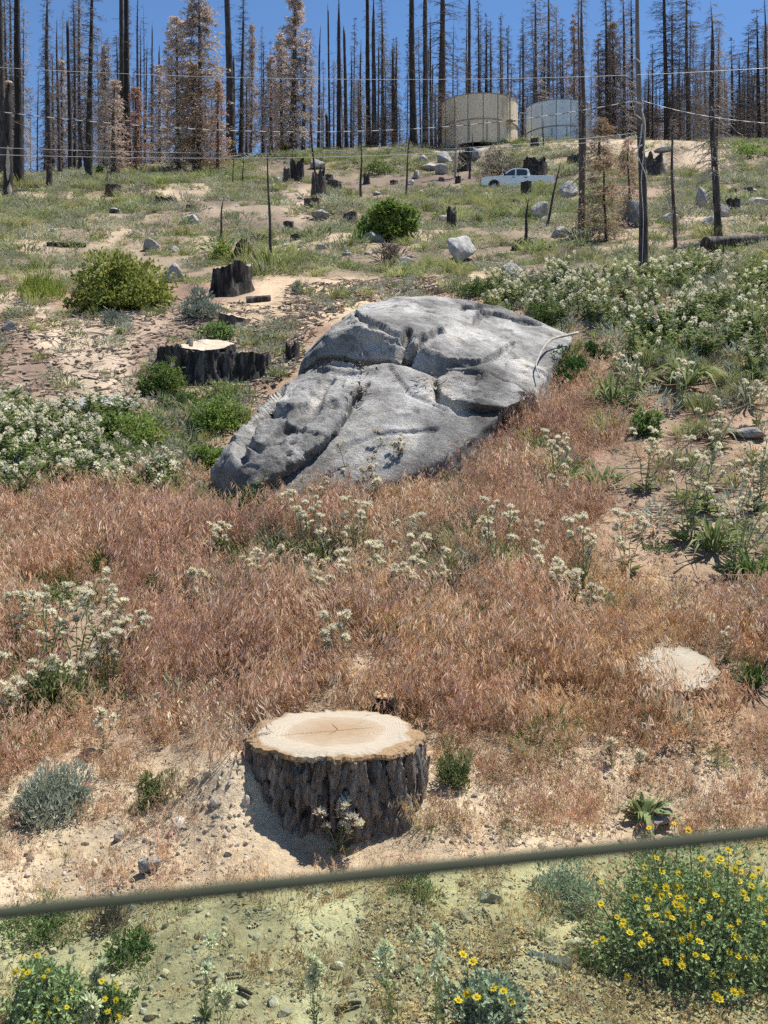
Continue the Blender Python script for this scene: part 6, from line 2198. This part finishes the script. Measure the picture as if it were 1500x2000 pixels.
# black plastic scrap
p = gp(1072, 1882)
rng = np.random.default_rng(3)
G = []
for i in range(18):
    t = i / 17
    a = np.linspace(.15, math.pi - .15, 9)
    r = .028 * (.45 + .75 * t) * (1 + .12 * math.sin(i * 2.3))
    G.append(np.stack([np.full(9, -.085 + .17 * t), np.cos(a) * r, np.sin(a) * r * .75 + .004 * rng.normal(size=9)], 1))
G = np.array(G)
mb = MB().grid(G)
mb.grid(G[:, ::-1] * np.array((1, .92, .9)))
o = mb.build('plastic_scrap', pmat('black_plastic_sheet', (.03, .032, .033), (.07, .072, .075), 20, .45, .4, 40, spec=.5), smooth=True)
o.location = p + Vector((0, .02, .0))
o.rotation_euler = (0, .12, -.35)
tag(o, 'curled black ribbed plastic scrap left of the big daisy bush', 'scrap')
for (u, v, du, dv, r, lab) in ((460, 1945, 60, 12, .011, 'charred stick lying on the sand behind the glass, nearer one'), (440, 1915, 70, -14, .008, 'charred twig lying on the sand behind the glass, farther one'),
                               (735, 1870, 22, -3, .010, 'short dark wood piece on the sand in the middle'), (780, 1905, 34, -22, .009, 'grey wood splinter under the white bloom stalks'),
                               (680, 1975, 50, -18, .010, 'dark twig at the bottom edge left of the white bloom stalks'), (955, 1800, 22, 44, .005, 'thin straight twig right of the weedy tuft in the centre'),
                               (1400, 1960, 90, 20, .006, 'dry twig on the litter under the big daisy bush'), (1405, 960, 40, -22, .012, 'dead twig on the soil at the right'),
                               (760, 1850, 16, -60, .004, 'bleached bent straw below the window edge')):
    a, b_ = gp(u - du / 2, v - dv / 2), gp(u + du / 2, v + dv / 2)
    m_ = (a + b_) / 2
    branch_obj('twig', [a + Vector((0, 0, r)), m_ + Vector((.01, .01, r * 1.6)), b_ + Vector((0, 0, r))], r, r * .5, M['stick'] if 'charred' not in lab and 'dark' not in lab else M['char_tree'], lab, 'twig', 7)

# ------------------------------------------------------------------ dry red grass
def brome(seed, nc=13, mats=None, hmin=.15, hmax=.39, spk=11, sw=.0056, sl=.038, spread=.075):
    rng = np.random.default_rng(8000 + seed)
    mb = MB()
    a = rng.uniform(0, 6.28, nc)
    r = spread * np.sqrt(rng.uniform(0, 1, nc))
    P = np.stack([np.cos(a) * r, np.sin(a) * r, np.full(nc, -.02)], 1)
    az = a + rng.normal(0, .8, nc)
    ln = rng.uniform(.05, .4, nc)
    D = unit(np.stack([np.cos(az) * ln, np.sin(az) * ln, np.ones(nc)], 1))
    L = rng.uniform(hmin, hmax, nc)
    s = np.linspace(0, 1, 5)
    out = np.stack([np.cos(az), np.sin(az), np.zeros(nc)], 1)
    path = P[:, None] + D[:, None] * (L[:, None] * s)[..., None] + out[:, None] * (.22 * L[:, None] * s ** 3)[..., None] - np.array((0, 0, 1.0)) * (.16 * L[:, None] * s ** 4)[..., None]
    mb.tubes(path, np.array([[.0013, .0012, .0011, .0009, .0006]]), 3, m=1)
    k = np.repeat(np.arange(nc), spk)
    f = rng.uniform(.55, 1.0, len(k)) * 3.999
    i0 = f.astype(int)
    fr = (f - i0)[:, None]
    q = path[k, i0] * (1 - fr) + path[k, np.minimum(i0 + 1, 4)] * fr
    q = q + out[k] * rng.uniform(-.006, .022, (len(k), 1)) + rng.normal(0, .006, (len(k), 3))
    dd = unit(out[k] * rng.uniform(.1, .7, (len(k), 1)) + rng.normal(0, .2, (len(k), 3)) - np.array((0, 0, 1.0)) * rng.uniform(.5, 1.3, (len(k), 1)))
    mb.leaves(q, dd, unit(rng.normal(size=(len(k), 3))), sl * rng.uniform(.7, 1.3, len(k)), sw * rng.uniform(.7, 1.4, len(k)), 0)
    n = nc
    aa = rng.uniform(0, 6.28, n)
    mb.blades(P, np.stack([np.cos(aa) * .5, np.sin(aa) * .5, np.ones(n)], 1), rng.uniform(.07, .17, n), .004, .7, 1)
    return mb.mesh('grass_tuft', mats)
BR = [brome(k, mats=[M[('grass_red', 'grass_red', 'grass_red', 'grass_purple', 'grass_purple', 'grass_pale')[k]], M['grass_tan']]) for k in range(6)]
BT = [brome(20 + k, mats=[M['grass_tan'], M['grass_tan']], hmin=.14, hmax=.33) for k in range(3)]
BG = [brome(30 + k, mats=[M['grass_red'], M['grass_green']], hmin=.14, hmax=.3, spk=6) for k in range(2)]
protos = BR + BT + BG
rng = np.random.default_rng(4)
POLY = [(-120, 1015), (120, 1010), (250, 975), (400, 960), (470, 985), (560, 1010), (690, 985), (760, 930), (860, 870), (950, 810), (1060, 800), (1140, 870), (1160, 960), (1130, 1010),
        (1210, 1110), (1260, 1190), (1420, 1175), (1620, 1210), (1620, 1300), (1500, 1330), (1440, 1410), (1320, 1480), (1180, 1500), (1000, 1490), (900, 1480), (850, 1440), (700, 1420), (520, 1420),
        (450, 1470), (330, 1540), (220, 1525), (60, 1505), (-120, 1500)]
pts = world_area(POLY, 6000, rng, 40)
u, v = uv_of(pts[:, 0], pts[:, 1], pts[:, 2])
thin = fbm2(pts[:, 0] / .35, pts[:, 1] / .35, 3, 91)
cover = .97 - .92 * sstep(.10, .42, thin) - .45 * sstep(1380, 1480, v) * sstep(880, 1000, u) - .5 * blob(u, v, [(1335, 1322, 95, 65), (1300, 1120, 130, 120), (1180, 900, 90, 60), (120, 1330, 120, 90)])
cover = np.where(blob(u, v, [(1335, 1330, 80, 40)]) > .5, .10, cover)
keep = rng.random(len(pts)) < cover
pts, u, v = pts[keep], u[keep], v[keep]
n = len(pts)
warm = sstep(500, 1300, u) * sstep(1000, 1300, v) + .35 * blob(u, v, [(780, 1260, 120, 70), (1150, 1330, 160, 100), (80, 1130, 120, 60)])
r = rng.random(n)
tone = fbm2(pts[:, 0] / .8, pts[:, 1] / .8, 3, 93) + .35 * sstep(700, 200, u) + .3 * sstep(1250, 1000, v) - .35 * sstep(900, 1300, u)
pick = np.where(tone > .42, rng.choice([3, 4, 3, 4, 0, 1, 2], n), np.where(tone < -.3, rng.choice([5, 5, 6, 7, 0], n), rng.choice([0, 1, 2, 0, 1, 2, 3, 5], n)))
pick = np.where(r < .06 + .6 * np.clip(warm, 0, 1), rng.integers(6, 9, n), pick)
pick = np.where(rng.random(n) < .05, rng.integers(9, 11, n), pick)
sc = rng.uniform(.6, 1.3, n) * (1 + .38 * fbm2(pts[:, 0] / .5, pts[:, 1] / .5, 2, 99)) * (1 - .35 * sstep(1350, 1500, v)) * (1 - .2 * sstep(900, 1400, u))
# keep clear of the near stump
clear = np.hypot(pts[:, 0] - (655 - 750) / F * 4.6, pts[:, 1] - 4.6) > .41
clear &= uncovered(pts)
pts, pick, sc = pts[clear], pick[clear], sc[clear]
n = len(pts)
scatter('red_grass', pts, rots_z(n, .2, rng), sc, pick, protos, 'sea of dry reddish brome grass between boulder and sawn stump', 'grass')

# sparse grass on the bank, path, gutter
rng = np.random.default_rng(14)
parts = [(world_area([(-100, 1500), (330, 1520), (470, 1700), (0, 1780), (-100, 1780)], 110, rng, 20), .5),
         (world_area([(840, 1420), (1000, 1500), (1350, 1500), (1560, 1400), (1560, 1640), (900, 1660), (790, 1640)], 230, rng, 30), .55),
         (world_area([(1180, 780), (1560, 800), (1560, 1240), (1300, 1200), (1200, 1000)], 90, rng, 30), .6),
         (world_area([(0, 1780), (1500, 1650), (1550, 2100), (-50, 2100)], 190, rng, 20), .5),
         (world_area([(1120, 700), (1250, 800), (1200, 900), (1060, 830)], 220, rng, 30), .8),
         (world_area([(0, 960), (420, 940), (420, 980), (0, 1030)], 120, rng, 20), .9)]
pts = np.concatenate([p for p, _ in parts])
sc = np.concatenate([np.full(len(p), s) * rng.uniform(.6, 1.2, len(p)) for p, s in parts])
clear = (np.hypot(pts[:, 0] - (655 - 750) / F * 4.6, pts[:, 1] - 4.6) > .47) & uncovered(pts)
pts, sc = pts[clear], sc[clear]
scatter('sparse_grass', pts, rots_z(len(pts), .3, rng), sc, rng.choice(11, len(pts), p=[.08] * 6 + [.09] * 3 + [.125] * 2), protos, 'sparse dry grass stems on the sandy bank and path', 'grass')

# ------------------------------------------------------------------ low herbs of the hillside
def clump(seed, mats, n=70, r=.28, h=.32, leaf=.15, narrow=.16, up=.8, blade=10, bl=.36):
    rng = np.random.default_rng(9000 + seed)
    mb = MB()
    a = rng.uniform(0, 6.28, n)
    q = np.sqrt(rng.uniform(0, 1, n))
    P = np.stack([np.cos(a) * q * r, np.sin(a) * q * r, h * rng.uniform(0, 1, n) * (1 - .7 * q * q)], 1)
    D = unit(np.stack([np.cos(a) * q, np.sin(a) * q, np.full(n, up)], 1) + rng.normal(0, .4, (n, 3)))
    mb.leaves(P, D, unit(rng.normal(size=(n, 3)) + np.array((0, 0, .8))), leaf * rng.uniform(.6, 1.3, n), leaf * narrow * rng.uniform(.7, 1.4, n), 0)
    if blade:
        a = rng.uniform(0, 6.28, blade)
        q = np.sqrt(rng.uniform(0, 1, blade)) * r
        mb.blades(np.stack([np.cos(a) * q, np.sin(a) * q, np.zeros(blade) - .02], 1), np.stack([np.cos(a) * .5, np.sin(a) * .5, np.ones(blade)], 1), bl * rng.uniform(.6, 1.2, blade), .016, .5, 1)
    return mb.mesh('herb_clump', [M[x] for x in mats])
CL = [clump(0, ('leaf_grey', 'grass_green'), 90), clump(1, ('leaf_grey', 'leaf_grey'), 110, .35, .4), clump(2, ('leaf_herb', 'grass_green'), 90), clump(3, ('leaf_silver', 'grass_tan'), 90, narrow=.22),
      clump(4, ('leaf_green', 'grass_green'), 80, .25, .25), clump(5, ('leaf_grey', 'grass_green'), 60, .4, .22, narrow=.3), clump(6, ('grass_green', 'grass_green'), 20, .25, .2, blade=90, bl=.55),
      clump(7, ('leaf_blue', 'grass_green'), 80, .3, .4), clump(8, ('twig_grey', 'stick'), 70, .3, .35, .25, .06)]
rng = np.random.default_rng(24)
hp = world_area([(-250, 345), (0, 345), (300, 330), (600, 300), (900, 280), (1500, 262), (1750, 262), (1750, 560), (1300, 545), (900, 550), (560, 545), (340, 560), (0, 610), (-250, 610)], 36000, rng, 8)
u, v = uv_of(hp[:, 0], hp[:, 1], hp[:, 2])
bare = blob(u, v, [(730, 360, 160, 24), (880, 352, 70, 12), (585, 385, 50, 30), (900, 288, 80, 14), (1260, 288, 180, 20), (1330, 308, 80, 24), (620, 585, 160, 40), (380, 398, 50, 12), (60, 386, 34, 9),
                   (1100, 548, 90, 22), (1260, 380, 90, 26), (200, 640, 300, 40), (760, 552, 220, 14), (560, 330, 60, 10)])
patch = fbm2(hp[:, 0] / 3.0, hp[:, 1] / 3.0, 4, 95)
cov = np.clip(.98 - .75 * sstep(.2, .6, patch), .15, 1) * (1 - .93 * bare)
near = 1 - .1 * sstep(26, 14, hp[:, 1])
keep = (rng.random(len(hp)) < cov * near) & uncovered(hp)
hp, u, v, patch = hp[keep], u[keep], v[keep], patch[keep]
n = len(hp)
tone = fbm2(hp[:, 0] / 5, hp[:, 1] / 5, 3, 97)
pick = rng.choice(9, n, p=[.2, .2, .13, .1, .09, .13, .06, .06, .03])
green = (tone > .12) | (blob(u, v, [(800, 500, 300, 40), (900, 405, 200, 26), (700, 320, 120, 20), (1000, 520, 200, 20)]) > .5)
pick = np.where(green & (rng.random(n) < .6), rng.choice([2, 4, 6, 0], n), pick)
sc = rng.lognormal(-.12, .33, n) * (.66 + .42 * sstep(16, 60, hp[:, 1]))
tr_ = world_area([(935, 366), (1010, 366), (1060, 366), (1070, 385), (1000, 388), (930, 385)], 150, rng, 4)
tr_[:, 2] += 0
hp = np.concatenate([hp, tr_])
sc = np.concatenate([sc, rng.uniform(.9, 1.4, len(tr_))])
pick = np.concatenate([pick, rng.choice([2, 4, 0], len(tr_))])
n = len(hp)
hp[:, 2] -= .02
scatter('hillside_herbs', hp, rots_z(n, .25, rng), np.stack([sc * 1.1, sc * 1.1, sc * rng.uniform(.5, .95, n)], 1), pick, CL, 'grey-green low herbs and grasses covering the hillside', 'herbs')
# same plants, smaller, on the middle ground
rng = np.random.default_rng(25)
mid = np.concatenate([world_area(POLY, 150, rng, 20), world_area([(350, 980), (900, 960), (1000, 1150), (600, 1250), (380, 1200)], 300, rng, 20),
                      world_area([(-100, 610), (560, 600), (540, 700), (380, 780), (300, 790), (-100, 800)], 90, rng, 20),
                      world_area([(900, 560), (1560, 540), (1560, 800), (1200, 800), (1060, 640)], 520, rng, 20), world_area([(1120, 760), (1560, 760), (1560, 1200), (1300, 1200), (1200, 1000)], 60, rng, 20),
                      world_area([(0, 790), (430, 790), (430, 930), (300, 1000), (0, 1000)], 200, rng, 20),
                      world_area([(560, 560), (940, 545), (900, 585), (620, 610)], 60, rng, 10), world_area([(500, 640), (600, 620), (580, 720), (440, 860), (400, 800)], 50, rng, 10)])
mid = mid[uncovered(mid)]
n = len(mid)
scatter('ground_herbs', mid, rots_z(n, .2, rng), rng.uniform(.25, .6, n), rng.choice([0, 2, 4, 6, 1, 7, 3], n), CL, 'small green herbs between the shrubs of the middle ground', 'herbs')

# ------------------------------------------------------------------ litter: chips, sticks, pebbles, clods
def chip(seed, mat, L=.1, w=.03, h=.012):
    rng = np.random.default_rng(seed)
    v = np.array([[x * (1 + .3 * rng.normal()), y * (1 + .3 * rng.normal()), z] for x in (-.5, .5) for y in (-.5, .5) for z in (0, 1)]) * np.array((L, w, h))
    return MB().add(v, None, [[0, 1, 3, 2], [4, 6, 7, 5], [0, 4, 5, 1], [2, 3, 7, 6], [0, 2, 6, 4], [1, 5, 7, 3]]).mesh('wood_chip', M[mat])
def stick_m(seed, L=.5, r=.006):
    rng = np.random.default_rng(seed)
    p = np.stack([np.linspace(-.5, .5, 5) * L, rng.normal(0, .03 * L, 5), np.abs(rng.normal(0, .02 * L, 5)) + r], 1)
    return MB().tubes(p[None], np.linspace(r, r * .4, 5)[None], 4).mesh('stick', M['stick'])
def pebble_m(seed, mat, r=.02):
    rng = np.random.default_rng(seed)
    bm = bmesh.new()
    bmesh.ops.create_icosphere(bm, subdivisions=2, radius=r)
    for v_ in bm.verts:
        n_ = 1 + .35 * vnoise(np.array([list(v_.co / r * 1.2 + Vector((seed, 0, 0)))]), 1)[0]
        v_.co = Vector((v_.co.x * n_, v_.co.y * n_ * .8, v_.co.z * n_ * .65))
    me = bpy.data.meshes.new('pebble')
    bm.to_mesh(me)
    bm.free()
    me.materials.append(M[mat])
    return me
CH = [chip(k, 'wood_chip', .06 + .03 * (k % 3), .015 + .012 * (k % 2)) for k in range(5)]
ST = [stick_m(k, .35 + .2 * (k % 3)) for k in range(5)]
rng = np.random.default_rng(33)
z1 = [(-120, 622), (120, 610), (360, 590), (560, 600), (640, 590), (580, 680), (520, 760), (330, 780), (100, 790), (-120, 780)]
z2 = [(560, 600), (560, 555), (900, 540), (930, 575), (700, 590), (620, 640)]
z3 = [(1000, 530), (1200, 540), (1200, 570), (1010, 560)]
pts = np.concatenate([world_area(z1, 1700, rng, 20), world_area(z2, 1300, rng, 10), world_area(z3, 700, rng, 10), world_area([(480, 640), (620, 600), (585, 720), (440, 860), (400, 790), (540, 700)], 450, rng, 10)])
n = len(pts)
pts[:, 2] += .004
scatter('wood_chips', pts, rots_z(n, .35, rng), rng.uniform(.6, 1.7, n), rng.integers(0, 5, n), CH, 'pale wood chips strewn over the brown soil', 'wood chips')
pts = np.concatenate([world_area(z1, 420, rng, 20), world_area(z2, 160, rng, 10), world_area([(1150, 850), (1500, 850), (1500, 1150), (1250, 1150)], 60, rng, 10),
                      world_area([(-250, 330), (1700, 280), (1700, 540), (-250, 560)], 420, rng, 5)])
n = len(pts)
far = np.arange(n) >= n - 420
scatter('dry_sticks', pts, rots_z(n, .15, rng), np.where(far, rng.uniform(1.2, 3.2, n), rng.uniform(.4, 1.5, n)), rng.integers(0, 5, n), ST, 'dry grey sticks scattered over soil and slope', 'sticks')
PB = [pebble_m(k, 'pebble') for k in range(3)] + [pebble_m(10 + k, 'clod') for k in range(3)]
pts = np.concatenate([world_area([(0, 1540), (480, 1500), (520, 1700), (0, 1790)], 900, rng, 10), world_area([(850, 1480), (1500, 1400), (1560, 1640), (820, 1660)], 1100, rng, 10),
                      world_area([(0, 1780), (1500, 1650), (1560, 2150), (-60, 2150)], 2200, rng, 5), world_area([(1180, 780), (1560, 800), (1560, 1240), (1300, 1200), (1200, 1000)], 1300, rng, 10)])
fl = bpy.data.objects['flush_stump'].location
clear = (np.hypot(pts[:, 0] - (655 - 750) / F * 4.6, pts[:, 1] - 4.6) > .44) & (np.hypot(pts[:, 0] - fl.x, pts[:, 1] - fl.y) > .27)
pts = pts[clear]
n = len(pts)
scatter('gravel', pts, rots_z(n, 1.5, rng), rng.lognormal(-1.15, .55, n), rng.integers(0, 6, n), PB, 'small stones and soil crumbs on the sandy bank', 'gravel')
# yellow-brown leaf litter at the bottom
LT = []
for k in range(4):
    r2 = np.random.default_rng(k)
    m_ = 7
    LT.append(MB().leaves(r2.normal(0, .012, (m_, 3)) * np.array((1, 1, .25)), unit(r2.normal(size=(m_, 3)) * np.array((1, 1, .3))), unit(r2.normal(size=(m_, 3)) + np.array((0, 0, 2))), .014, .007).mesh('dry_leaf', M['grass_tan' if k % 2 else 'wood_chip']))
pts = np.concatenate([world_area([(700, 1780), (900, 1780), (1150, 1850), (1250, 1930), (1500, 1950), (1560, 2150), (850, 2150), (720, 1930)], 1500, rng, 20), world_area([(0, 1790), (1500, 1650), (1560, 2150), (-60, 2150)], 500, rng, 5)])
n = len(pts)
pts[:, 2] += .003
scatter('leaf_litter', pts, rots_z(n, .3, rng), rng.uniform(.6, 1.5, n), rng.integers(0, 4, n), LT, 'yellow-brown leaf litter behind the window glass', 'leaf litter')
# far stones of the hillside
pts = world_area([(-250, 330), (600, 300), (1700, 270), (1700, 500), (-250, 540)], 2600, rng, 5)
n = len(pts)
FS = [pebble_m(40 + k, 'rock', .2) for k in range(4)]
scatter('rubble', pts, rots_z(n, .5, rng), rng.lognormal(-1.0, .6, n), rng.integers(0, 4, n), FS, 'pale broken stones strewn over the hillside', 'rubble')

# the same cover going on to both sides of the view
rng = np.random.default_rng(61)
sideL = [(-900, 1000), (-110, 1000), (-110, 1500), (-900, 1540)]
sideR = [(1600, 1180), (2400, 1100), (2400, 1500), (1560, 1480)]
upL = [(-900, 620), (-110, 620), (-110, 1000), (-900, 1000)]
upR = [(1560, 560), (2400, 560), (2400, 1100), (1600, 1180)]
lowL = [(-900, 1540), (-300, 1500), (-300, 2100), (-900, 2100)]
lowR = [(1750, 1480), (2400, 1500), (2400, 2100), (1750, 2100)]
pts = np.concatenate([world_area(sideL, 1500, rng, 30), world_area(sideR, 1300, rng, 30), world_area(upR, 420, rng, 30), world_area(upL, 300, rng, 30), world_area(lowL, 160, rng, 30), world_area(lowR, 160, rng, 30)])
n = len(pts)
scatter('roadside_grass', pts, rots_z(n, .2, rng), rng.uniform(.55, 1.2, n), rng.integers(0, 11, n), protos, 'dry grass going on along the bank beyond the edges of the view', 'grass')
pts = np.concatenate([world_area(upL, 420, rng, 30), world_area(upR, 620, rng, 30), world_area(lowR, 90, rng, 30), world_area(lowL, 90, rng, 30)])
n = len(pts)
scatter('roadside_herbs', pts, rots_z(n, .2, rng), rng.uniform(.3, .8, n) * np.where(pts[:, 1] < 6, .45, 1), rng.choice([0, 2, 4, 6, 1, 7, 3], n), CL, 'green herbs going on over the bank beyond the edges of the view', 'herbs')
pts = np.concatenate([world_area(upL, 110, rng, 60), world_area(upR, 150, rng, 60)])
n = len(pts)
scatter('white_flower_drift', pts, rots_z(n, .15, rng), rng.uniform(.8, 1.3, n), rng.integers(0, 6, n), JH, 'white-flowered herbs going on beyond the edges of the view', 'flowers')

# ------------------------------------------------------------------ lowered car window in front of the viewer
def window():
    d = .30
    th = .005
    x0, x1 = -.8, 1.0
    def edge(x):
        u = 750 + F * x / d
        v = 1777 - (1777 - 1619) * u / 1500
        return -(v - HV) / F * d
    e = empty('car_window', (0, d, -.9))
    g = bpy.data.materials.new('green_window_glass')
    g.use_nodes = True
    N, Lk = g.node_tree.nodes, g.node_tree.links
    N.clear()
    out = N.new('ShaderNodeOutputMaterial')
    tr = N.new('ShaderNodeBsdfTransparent')
    tr.inputs[0].default_value = (.83, .925, .835, 1)
    gl = N.new('ShaderNodeBsdfGlossy')
    gl.inputs['Roughness'].default_value = .0
    gl.inputs['Color'].default_value = (.9, 1, .92, 1)
    fr = N.new('ShaderNodeFresnel')
    fr.inputs['IOR'].default_value = 1.35
    mx = N.new('ShaderNodeMixShader')
    Lk.new(fr.outputs[0], mx.inputs[0])
    Lk.new(tr.outputs[0], mx.inputs[1])
    Lk.new(gl.outputs[0], mx.inputs[2])
    Lk.new(mx.outputs[0], out.inputs[0])
    def q(x, y, z):
        return (x, y, z + .9)
    zb = -.85
    n = 24
    xs = np.linspace(x0, x1, n)
    fr_, bk, top, tb = [], [], [], []
    front = np.array([[q(x, 0, zb) for x in xs], [q(x, 0, edge(x) - .003) for x in xs]])
    back = np.array([[q(x, th, zb) for x in xs], [q(x, th, edge(x) - .003) for x in xs]])
    MB().grid(front).grid(back[::-1]).build('glass_pane', g, e)
    rows = []
    for a in np.linspace(math.pi, 0, 7):
        rows.append([q(x, th / 2 + math.cos(a) * (th / 2 + .0002), edge(x) - .003 + math.sin(a) * .0028) for x in xs])
    MB().grid(np.array(rows)).build('polished_edge', pmat('glass_edge', (.05, .054, .034), (.068, .072, .046), 30, .75, spec=.1), e, True)
    tag(e, 'half-lowered green-tinted car window crossing the bottom of the view', 'car window')
window()
